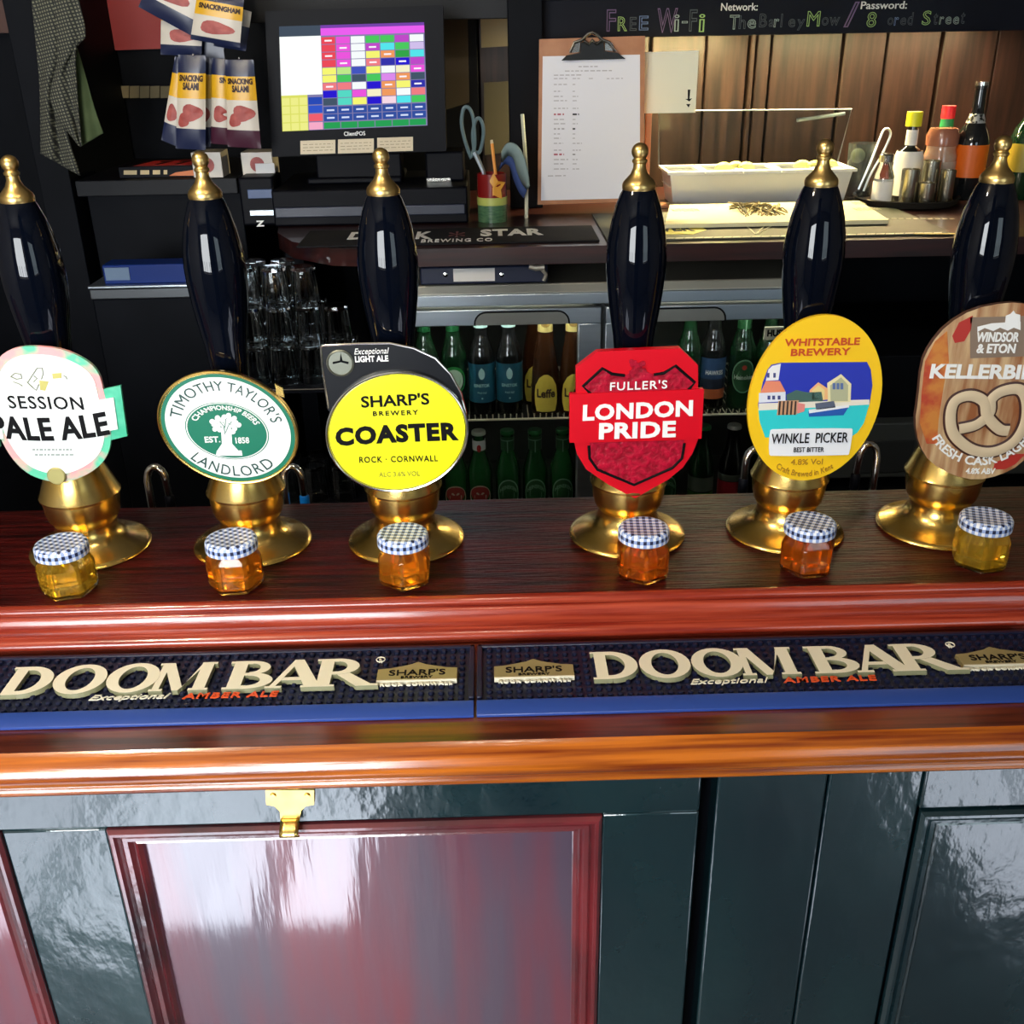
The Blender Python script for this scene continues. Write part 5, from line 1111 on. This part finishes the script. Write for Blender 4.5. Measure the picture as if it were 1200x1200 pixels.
# small machines either side of the till
for (nm, lab_, cat, x0, x1, yb_, yt, Yd) in (('card_reader', 'small black card reader stood to the right of the till', 'card reader', 500, 545, 222, 178, 2.40), ('receipt_printer', 'small dark receipt printer with a white letter to the left of the till', 'printer', 286, 326, 272, 208, 2.33)):
    q0, q1 = P(x0, yb_, Yd), P(x1, yb_, Yd); zb0 = dz1+.0005 if nm == 'card_reader' else ZC+.0005; zt1 = P(x0, yt, Yd).z
    t = thing(nm, lab_, cat, ((q0.x+q1.x)/2, Yd+.05, zb0))
    MB().box(q0.x, q1.x, Yd, Yd+.1, zb0, zt1, DARKGLOSS).build('case', t, bevel=.005)
    if nm == 'receipt_printer':
        a0, a1 = P(293, 246, Yd), P(322, 252, Yd); MB().box(a0.x, a1.x, Yd-.006, Yd+.002, a1.z, a0.z, STEEL).build('slot', t, bevel=.001)
        b = MB(); text_px(b, 'Z', 300, 310, 262, 7, Yd-.001, WHITE, bold=.05); b.build('lettering', t, smooth=False)
        a0, a1 = P(290, 222, Yd), P(320, 232, Yd); MB().box(a0.x, a1.x, Yd-.004, Yd+.002, a1.z, a0.z, flat('printer_blue', (.05, .09, .22))).build('display', t, bevel=.001)
    else:
        a0, a1 = P(500, 209, Yd), P(528, 212, Yd); MB().box(a0.x, a1.x, Yd-.003, Yd+.002, a1.z, a0.z, CHROME).build('trim', t)
# pencil pot and contents
pg = G(578, 262, ZC); pg.y = 2.33; pg = Vector((P(577, 240, 2.33).x, 2.33, ZC+.0005)); hp = P(577, 203, 2.33).z-ZC; rp = 17*mpp(pg)
t = thing('pencil_pot', 'dark red mug with an orange star and green foot, used as a pencil pot', 'mug', pg)
def mugr(z0, z1, r0=None): r0 = r0 or rp; return [(r0, z0), (r0, z1)]
MB().lathe([(0, 0), (rp, 0), (rp, hp*.28), (rp, hp*.36)], mat('pot_green', (.03, .10, .05), .3, col2=(.10, .20, .10), nscale=70, stretch=(1, 1, 4)), pg, 32, cap=False).build('foot', t)
MB().lathe([(rp, hp*.36), (rp*1.03, hp*.36), (rp*1.03, hp*.52), (rp, hp*.52)], flat('pot_lime', (.45, .50, .12)), pg, 32, cap=False).build('band', t)
MB().lathe([(rp, hp*.52), (rp, hp), (rp*.9, hp), (rp*.9, hp*.1), (0, hp*.1)], flat('pot_red', (.20, .008, .008), .25), pg, 32, cap=False).build('cup', t)
b = MB(); stp = []
for k in range(10):
    a = math.pi/2+k*math.pi/5; rr = rp*(.95 if k % 2 == 0 else .5); stp.append((rr*math.cos(a), rr*math.sin(a)))
fx = lambda x, z: (pg.x+.004+(rp+.0008)*math.sin(x/rp), pg.y-(rp+.0008)*math.cos(x/rp), pg.z+hp*.74+z)
vs_ = [fx(0, 0)]+[fx(*p) for p in stp]; b.add(vs_, [(0, 1+k, 1+(k+1) % 10) for k in range(10)], flat('star_orange', (.72, .33, .04))); b.build('star', t, smooth=False)
def inpot(name, label, cat): return thing(name, label, cat, (pg.x, pg.y, pg.z+hp*.2))
t = inpot('pencil', 'orange pencil standing in the red mug', 'pencil')
q0, q1 = P(583, 225, 2.325), P(576, 164, 2.345); MB().tube([q0, q0.lerp(q1, .93)], .0035, flat('pencil_orange', (.80, .30, .03)), 6).build('shaft', t); MB().tube([q0.lerp(q1, .93), q1], [.0035, .0028], flat('eraser_pale', (.6, .5, .35)), 8).build('eraser', t)
t = inpot('scissors', 'grey-blue scissors standing handles up at the left of the red mug', 'scissors')
SG = mat('scissor_grey', (.10, .16, .18), .4)
for pts in ([(552, 185), (545, 165), (541, 145), (543, 128), (549, 126), (554, 136), (556, 155), (556, 172)], [(556, 178), (554, 158), (557, 142), (562, 139), (566, 148), (566, 162), (562, 178)]):
    MB().tube([P(x, y, 2.335) for x, y in curve(pts+[pts[0]], 5)[:-1]], .004, SG, 8, closed=True).build('handle', t)
MB().tube([P(556, 178, 2.335), P(566, 200, 2.332), P(572, 225, 2.33)], [.006, .005, .003], STEEL, 6).build('blades', t)
t = inpot('cleaning_cloth', 'folded blue and grey cloth drooping from the red mug', 'cloth')
cpath = [(588, 178), (595, 168), (605, 170), (613, 182), (618, 200), (620, 218)]
cp2 = [(588, 190), (595, 182), (602, 186), (606, 200), (612, 214), (618, 222)]
b = MB()
pa, pb_ = [P(x, y, 2.33) for x, y in curve(cpath, 5)], [P(x, y, 2.35) for x, y in curve(cp2, 5)]
vs_ = pa+pb_; n = len(pa); b.add(vs_, [(i, i+1, n+i+1, n+i) for i in range(n-1)], flat('cloth_grey', (.22, .30, .30), .8)); b.build('upper_fold', t, solid=.004)
b = MB(); pc_ = [P(x-4, y+10, 2.36) for x, y in curve(cp2, 5)]; vs_ = [p+Vector((0, .003, 0)) for p in pb_]+pc_; b.add(vs_, [(i, i+1, n+i+1, n+i) for i in range(n-1)], flat('cloth_blue', (.03, .06, .20), .8)); b.build('lower_fold', t, solid=.004)
t = thing('drinking_straw', 'thin white upright stick beside the red mug, in front of the dark post', 'straw', tuple(P(615, 262, 2.36)))
MB().tube([P(612, 134, 2.44), P(617, 200, 2.40), P(617, 262, 2.36)], .0042, flat('straw_white', (.62, .62, .48)), 10).build('stick', t)

# notes on the back wall by the till
for lab_, pts, c, lay in (('cream note paper pinned on the dark wall above the mug', [(563, 12), (597, 10), (597, 54), (564, 56)], (.26, .22, .13), 1), ('dim clipboard of papers on the dark wall behind the scissors', [(567, 97), (597, 95), (597, 178), (568, 182)], (.06, .055, .035), 1), ('faded brown poster on the dark wall right of the till', [(516, 22), (548, 22), (550, 120), (518, 130)], (.035, .027, .02), 0)):
    t = thing('wall_note', lab_, 'note', tuple(P(pts[0][0], pts[0][1], YW-.04))); b = MB(); slab(b, quad(pts, YW-.034), flat('note_%d' % int(c[0]*1000), c, .8), .003); b.build('sheet', t, smooth=False)

# ------------------------------------------------------------------ left corner: shelf, poster, towel, snack packets
YL = 2.42
x0, x1 = P(100, 220, YL).x, P(281, 220, YL).x; zs = P(200, 208, YL).z
t = thing('side_cupboard', 'dark cupboard with an open shelf left of the till', 'cupboard', ((x0+x1)/2, 2.6, 0))
MB().box(x0, x1, YL, YW-.04, 0, zs-.035, DARK).build('carcass', t, bevel=.002)
MB().box(x0-.01, x1+.002, YL-.03, YW-.04, zs-.034, zs, mat('shelf_slate', (.009, .010, .013), .5, spec=.2)).build('shelf', t, bevel=.002)
MB().box(x0-.08, x0-.011, YL-.05, YW-.04, 0, 2.49, DARK).build('side_panel', t, bevel=.002)
t = thing('wall_poster', 'plain bright red panel on the back wall behind the snack packets', 'poster', tuple(P(145, 58, YW-.04)))
b = MB(); slab(b, quad([(98, -40), (192, -40), (190, 57), (107, 60)], YW-.05), flat('poster_red', (.36, .012, .008), .5), .006); b.build('panel', t, smooth=False)
t = thing('label_strip', 'strip of small beige tiles along the dark wall below the red panel', 'strip', tuple(P(155, 108, YW-.05)))
b = MB()
for k in range(7): slab(b, quad([(116+12*k, 101), (127+12*k, 100.6), (127+12*k, 114.6), (116+12*k, 115)], YW-.05), flat('strip_beige', (.24, .19, .09), .6), .004)
b.build('tiles', t, smooth=False)
q0 = P(-20, 20, 2.8); t = thing('brown_frame', 'brown wooden board in the top left corner', 'board', tuple(P(15, 40, 2.78)))
b = MB(); slab(b, quad([(-40, -30), (24, -30), (22, 38), (-40, 40)], 2.78), mat('brown_board', (.07, .02, .01), .5), .03); b.build('board', t)
# flat box with red pattern on the shelf
t = thing('game_box', 'flat black and red box with bold sevens on the dark shelf', 'box', tuple(P(180, 206, YL+.01)))
q0, q1 = P(140, 206, YL), P(228, 206, YL)
b = MB(); hb_ = P(180, 195, YL).z-zs; b.box(q0.x, q1.x, YL, YL+.12, zs+.0005, zs+hb_, DARKGLOSS)
b.build('carton', t, bevel=.001)
b = MB(); b.prism([(q0.x+.03, YL+.012, zs+hb_+.0006), (q1.x-.004, YL+.012, zs+hb_+.0006), (q1.x-.004, YL+.11, zs+hb_+.0006), (q0.x+.05, YL+.11, zs+hb_+.0006)], (0, 0, -1), .0004, flat('box_red', (.62, .02, .012)))
for k in range(2): text_plane(b, '7', (q0.x+.085+.045*k, YL+.06, zs+hb_+.0009), .028, .07, INK, v=(0, 1, 0), d=.0004, bold=.06)
dashes(b, 145, 196, 202, 5, YL-.0006, flat('box_cream', (.55, .42, .2)), -.01, 12)
b.add([P(198, 206, YL-.0006), P(228, 206, YL-.0006), P(228, 199, YL-.0006), P(206, 202, YL-.0006)], [(0, 1, 2, 3)], flat('box_orange', (.6, .14, .01)))
b.build('printed_faces', t, smooth=False)
# towel
t = thing('tea_towel', 'dark checked tea towel with an olive fold hanging at the upper left', 'tea towel', tuple(P(85, 0, 2.2)))
CK = bpy.data.materials.new('towel_check'); CK.use_nodes = True; nt = CK.node_tree; pb = nt.nodes['Principled BSDF']; pb.inputs['Roughness'].default_value = .9
tc = nt.nodes.new('ShaderNodeTexCoord'); mp = nt.nodes.new('ShaderNodeMapping'); mp.inputs['Rotation'].default_value = (0, .18, 0); nt.links.new(tc.outputs['Object'], mp.inputs[0]); sep = nt.nodes.new('ShaderNodeSeparateXYZ'); nt.links.new(mp.outputs[0], sep.inputs[0])
s2 = [gnode('GREATER_THAN', gnode('SINE', gnode('MULTIPLY', sep.outputs[i], 2*math.pi/.0062)), .15) for i in (0, 2)]
cr = nt.nodes.new('ShaderNodeValToRGB'); cr.color_ramp.elements[0].color = (.17, .17, .12, 1); cr.color_ramp.elements[1].color = (.022, .024, .022, 1); cr.color_ramp.elements[1].position = .6
nt.links.new(gnode('MAXIMUM', s2[0], s2[1]), cr.inputs[0]); nt.links.new(cr.outputs[0], pb.inputs['Base Color'])
OLV = mat('towel_olive', (.045, .07, .025), .9, col2=(.07, .10, .04), nscale=20)
def cloth(L, Rr, name, m, Yb, amp, freq, ph):
    Lc, Rc = curve(L, 8), curve(Rr, 8); n = min(len(Lc), len(Rc))
    Lc = [Lc[int(i*(len(Lc)-1)/(n-1))] for i in range(n)]; Rc = [Rc[int(i*(len(Rc)-1)/(n-1))] for i in range(n)]
    def fn(u, v):
        i = min(n-1, int(round(v*(n-1)))); q = Lc[i].lerp(Rc[i], u); return P(q[0], q[1], Yb+amp*math.sin(freq*u*6.28+ph+v*2.2)*(.5+.5*v))
    b = MB().grid(fn, 24, n-1, m); return b.build(name, t, solid=.003)
cloth([(34, -30), (42, 50), (47, 110), (48, 180)], [(80, -30), (90, 60), (72, 120), (94, 206)], 'checked_fold', CK, 2.20, .012, 1.6, 0)
cloth([(60, -30), (68, 60), (60, 120), (92, 170)], [(84, -30), (100, 38), (88, 60), (95, 172)], 'checked_overlap', CK, 2.185, .008, 1.2, 1)
cloth([(80, 50), (84, 90), (88, 140), (94, 172)], [(90, 55), (102, 95), (112, 130), (121, 156)], 'olive_fold', OLV, 2.21, .006, 1.0, .5)
# hook rail for the towel
b = MB().tube([P(30, -34, 2.2), P(100, -38, 2.2)], .006, DARKGLOSS, 8)
# snack packets on a hanging strip
NV = flat('pack_navy', (.012, .018, .06), .3); PY = flat('pack_yellow', (.78, .42, .015), .35); PW = flat('pack_white', (.66, .60, .52), .4); PR = mat('pack_meat', (.30, .03, .025), .5, col2=(.45, .08, .06), nscale=50); PM = flat('pack_maroon', (.06, .012, .03), .3); PK = flat('pack_ink', (.06, .02, .01))
def packet(q, Yb, label, bands, txt=None, blob=((.25, .75, .48, .78),), foot=NV, dpt=.012, crinkle=0):
    """q: four image corners (tl, tr, br, bl); bands: list of (v0, v1, material) from the top."""
    t = thing('snack_packet', label, 'snack packet', tuple(P(q[0][0], q[0][1], Yb)), 'hanging snack packets')
    def bl(u, v, dy=0):
        x = (q[0][0]*(1-u)+q[1][0]*u)*(1-v)+(q[3][0]*(1-u)+q[2][0]*u)*v; y = (q[0][1]*(1-u)+q[1][1]*u)*(1-v)+(q[3][1]*(1-u)+q[2][1]*u)*v
        bulge = dpt*(max(0, 1-(2*u-1)**2)**.5)*max(0, 1-(2*v-1)**4)
        return P(x, y, Yb)+Vector((0, -bulge*.6+dy, 0))
    b = MB(); nu = 8
    for v0, v1, m in bands:
        n = max(2, int((v1-v0)*14)); b.grid(lambda u, v: bl(u, v0+(v1-v0)*v), nu, n, m)
    b.grid(lambda u, v: P(*[sum(c) for c in zip(*[(p[0]*w, p[1]*w) for p, w in zip(q, ((1-u)*(1-v), u*(1-v), u*v, (1-u)*v))])], Yb)+Vector((0, .006*max(0, 1-(2*u-1)**2), 0)), 6, 6, foot)
    pk = b.build('pouch', t, weld=True, ang=60)
    b = MB()
    for (u0, u1, v0, v1) in blob:
        n = 18; vs_ = [bl((u0+u1)/2, (v0+v1)/2, -.0012)]
        for k in range(n):
            a = 2*math.pi*k/n; s = 1+.12*math.sin(3*a+u0*9); vs_.append(bl((u0+u1)/2+(u1-u0)/2*s*math.cos(a), (v0+v1)/2+(v1-v0)/2*s*math.sin(a), -.0012))
        b.add(vs_, [(0, 1+k, 1+(k+1) % n) for k in range(n)], PR)
    if txt:
        if b.v: b.build('photo_print', t, smooth=False); b = MB()
        for s, u0, u1, v0, v1 in txt: text_map(b, s, lambda x, y, z: bl(u0+(u1-u0)*x, v1+(v0-v1)*y, -.0014), PK, bold=.05)
    if b.v: b.build('printed_front', t, smooth=False)
    return t
YK = 2.28
low = [(0, .19, NV), (.19, .46, PY), (.46, .78, PW), (.78, 1, NV)]; lowm = [(0, .19, NV), (.19, .46, PY), (.46, .80, PW), (.80, 1, PM)]
SAL = [('SNACKING', .08, .92, .21, .28), ('SALAMI', .22, .78, .29, .37)]
MB2 = ((.2, .9, .52, .70), (.08, .45, .62, .77))
packet([(187, -48), (246, -20), (228, 44), (162, 8)], YK-.01, 'tilted snack packet with dark red photo at the top left of the bunch', [(0, .3, PY), (.3, .72, PW), (.72, 1, NV)], None, ((.1, .75, .32, .66),))
packet([(189, 2), (238, 6), (236, 66), (188, 64)], YK+.03, 'white snack packet tucked behind the tilted one', [(0, .35, PY), (.35, .8, PW), (.8, 1, NV)], None, ((.2, .9, .5, .74),))
packet([(255, 2), (295, 14), (288, 60), (250, 54)], YK+.03, 'dark backed snack packet peeping out behind the front yellow one', [(0, .4, PW), (.4, 1, NV)], None, ())
packet([(232, -12), (286, -2), (281, 56), (223, 46)], YK-.03, 'yellow topped snack packet at the front of the upper bunch', [(0, .18, NV), (.18, .47, PY), (.47, .9, PW), (.9, 1, NV)], [('SNACKINGHAM', .08, .95, .23, .34)], ((.15, .85, .56, .82),))
packet([(205, 66), (216, 68), (208, 172), (189, 164)], YK+.025, 'narrow tilted salami packet at the left of the lower bunch', low, None, ((.1, .8, .55, .75),), dpt=.006)
packet([(232, 66), (248, 68), (247, 172), (236, 172)], YK+.03, 'salami packet sliver between the two front packets', low, None, ((.2, .9, .55, .72),), dpt=.005)
packet([(209, 64), (241, 65), (241, 176), (206, 174)], YK-.005, 'front salami packet with navy foot in the lower bunch', low, SAL, MB2)
packet([(248, 68), (268, 70), (270, 170), (247, 168)], YK+.025, 'maroon footed salami packet half hidden at the middle right', lowm, [('SN', .5, .95, .21, .28)], ((.15, .95, .55, .74),), PM)
packet([(264, 70), (297, 70), (306, 174), (267, 172)], YK-.005, 'front salami packet with maroon foot in the lower bunch', lowm, SAL, MB2, PM)
t = thing('hanging_strip', 'dark plastic strip and hooks holding the bunches of snack packets', 'display strip', tuple(P(245, -40, YK+.05)))
b = MB(); b.box(P(236, 60, YK+.05).x, P(262, 60, YK+.05).x, YK+.052, YK+.056, P(245, 80, YK+.05).z, 2.0, NV)
b.build('strip', t); b = MB()
for hx, hy in ((226, 70), (280, 74)): b.tube([P(hx, hy-3, YK+.053), P(hx, hy-6, YK-.02)], .002, CHROME, 6)
b.build('hooks', t)
q = P(228, 215, YL)
for nm, lab_, pts, bt in (('snack_box', 'small white and red snack box at the left end of the shelf group', [(226, 178), (258, 178), (258, 212), (228, 212)], 0), ('snack_box', 'small white box with red photo and pale tag, right of the dark gap', [(281, 176), (318, 178), (316, 208), (285, 206)], 1)):
    a, c_ = P(pts[3][0], pts[3][1], YL-.02), P(pts[1][0], pts[1][1], YL-.02); zb0 = zs+.0005
    t = thing(nm, lab_, 'box', ((a.x+c_.x)/2, YL, zs)); MB().box(a.x, c_.x, YL-.02, YL+.05, zb0, c_.z, PW).build('carton', t, bevel=.001)
    b = MB(); cx, cz = (a.x+c_.x)/2, (zb0+c_.z)/2
    n = 16; b.add([(cx, YL-.0206, cz)]+[(cx+.016*math.cos(k*2*math.pi/n), YL-.0206, cz+.016*math.sin(k*2*math.pi/n)) for k in range(n)], [(0, 1+k, 1+(k+1) % n) for k in range(n)], PR)
    if bt: b.box(cx-.004, c_.x+.004, YL-.024, YL-.021, zb0, zb0+.028, PAPER)
    b.build('printed_front', t, smooth=False)
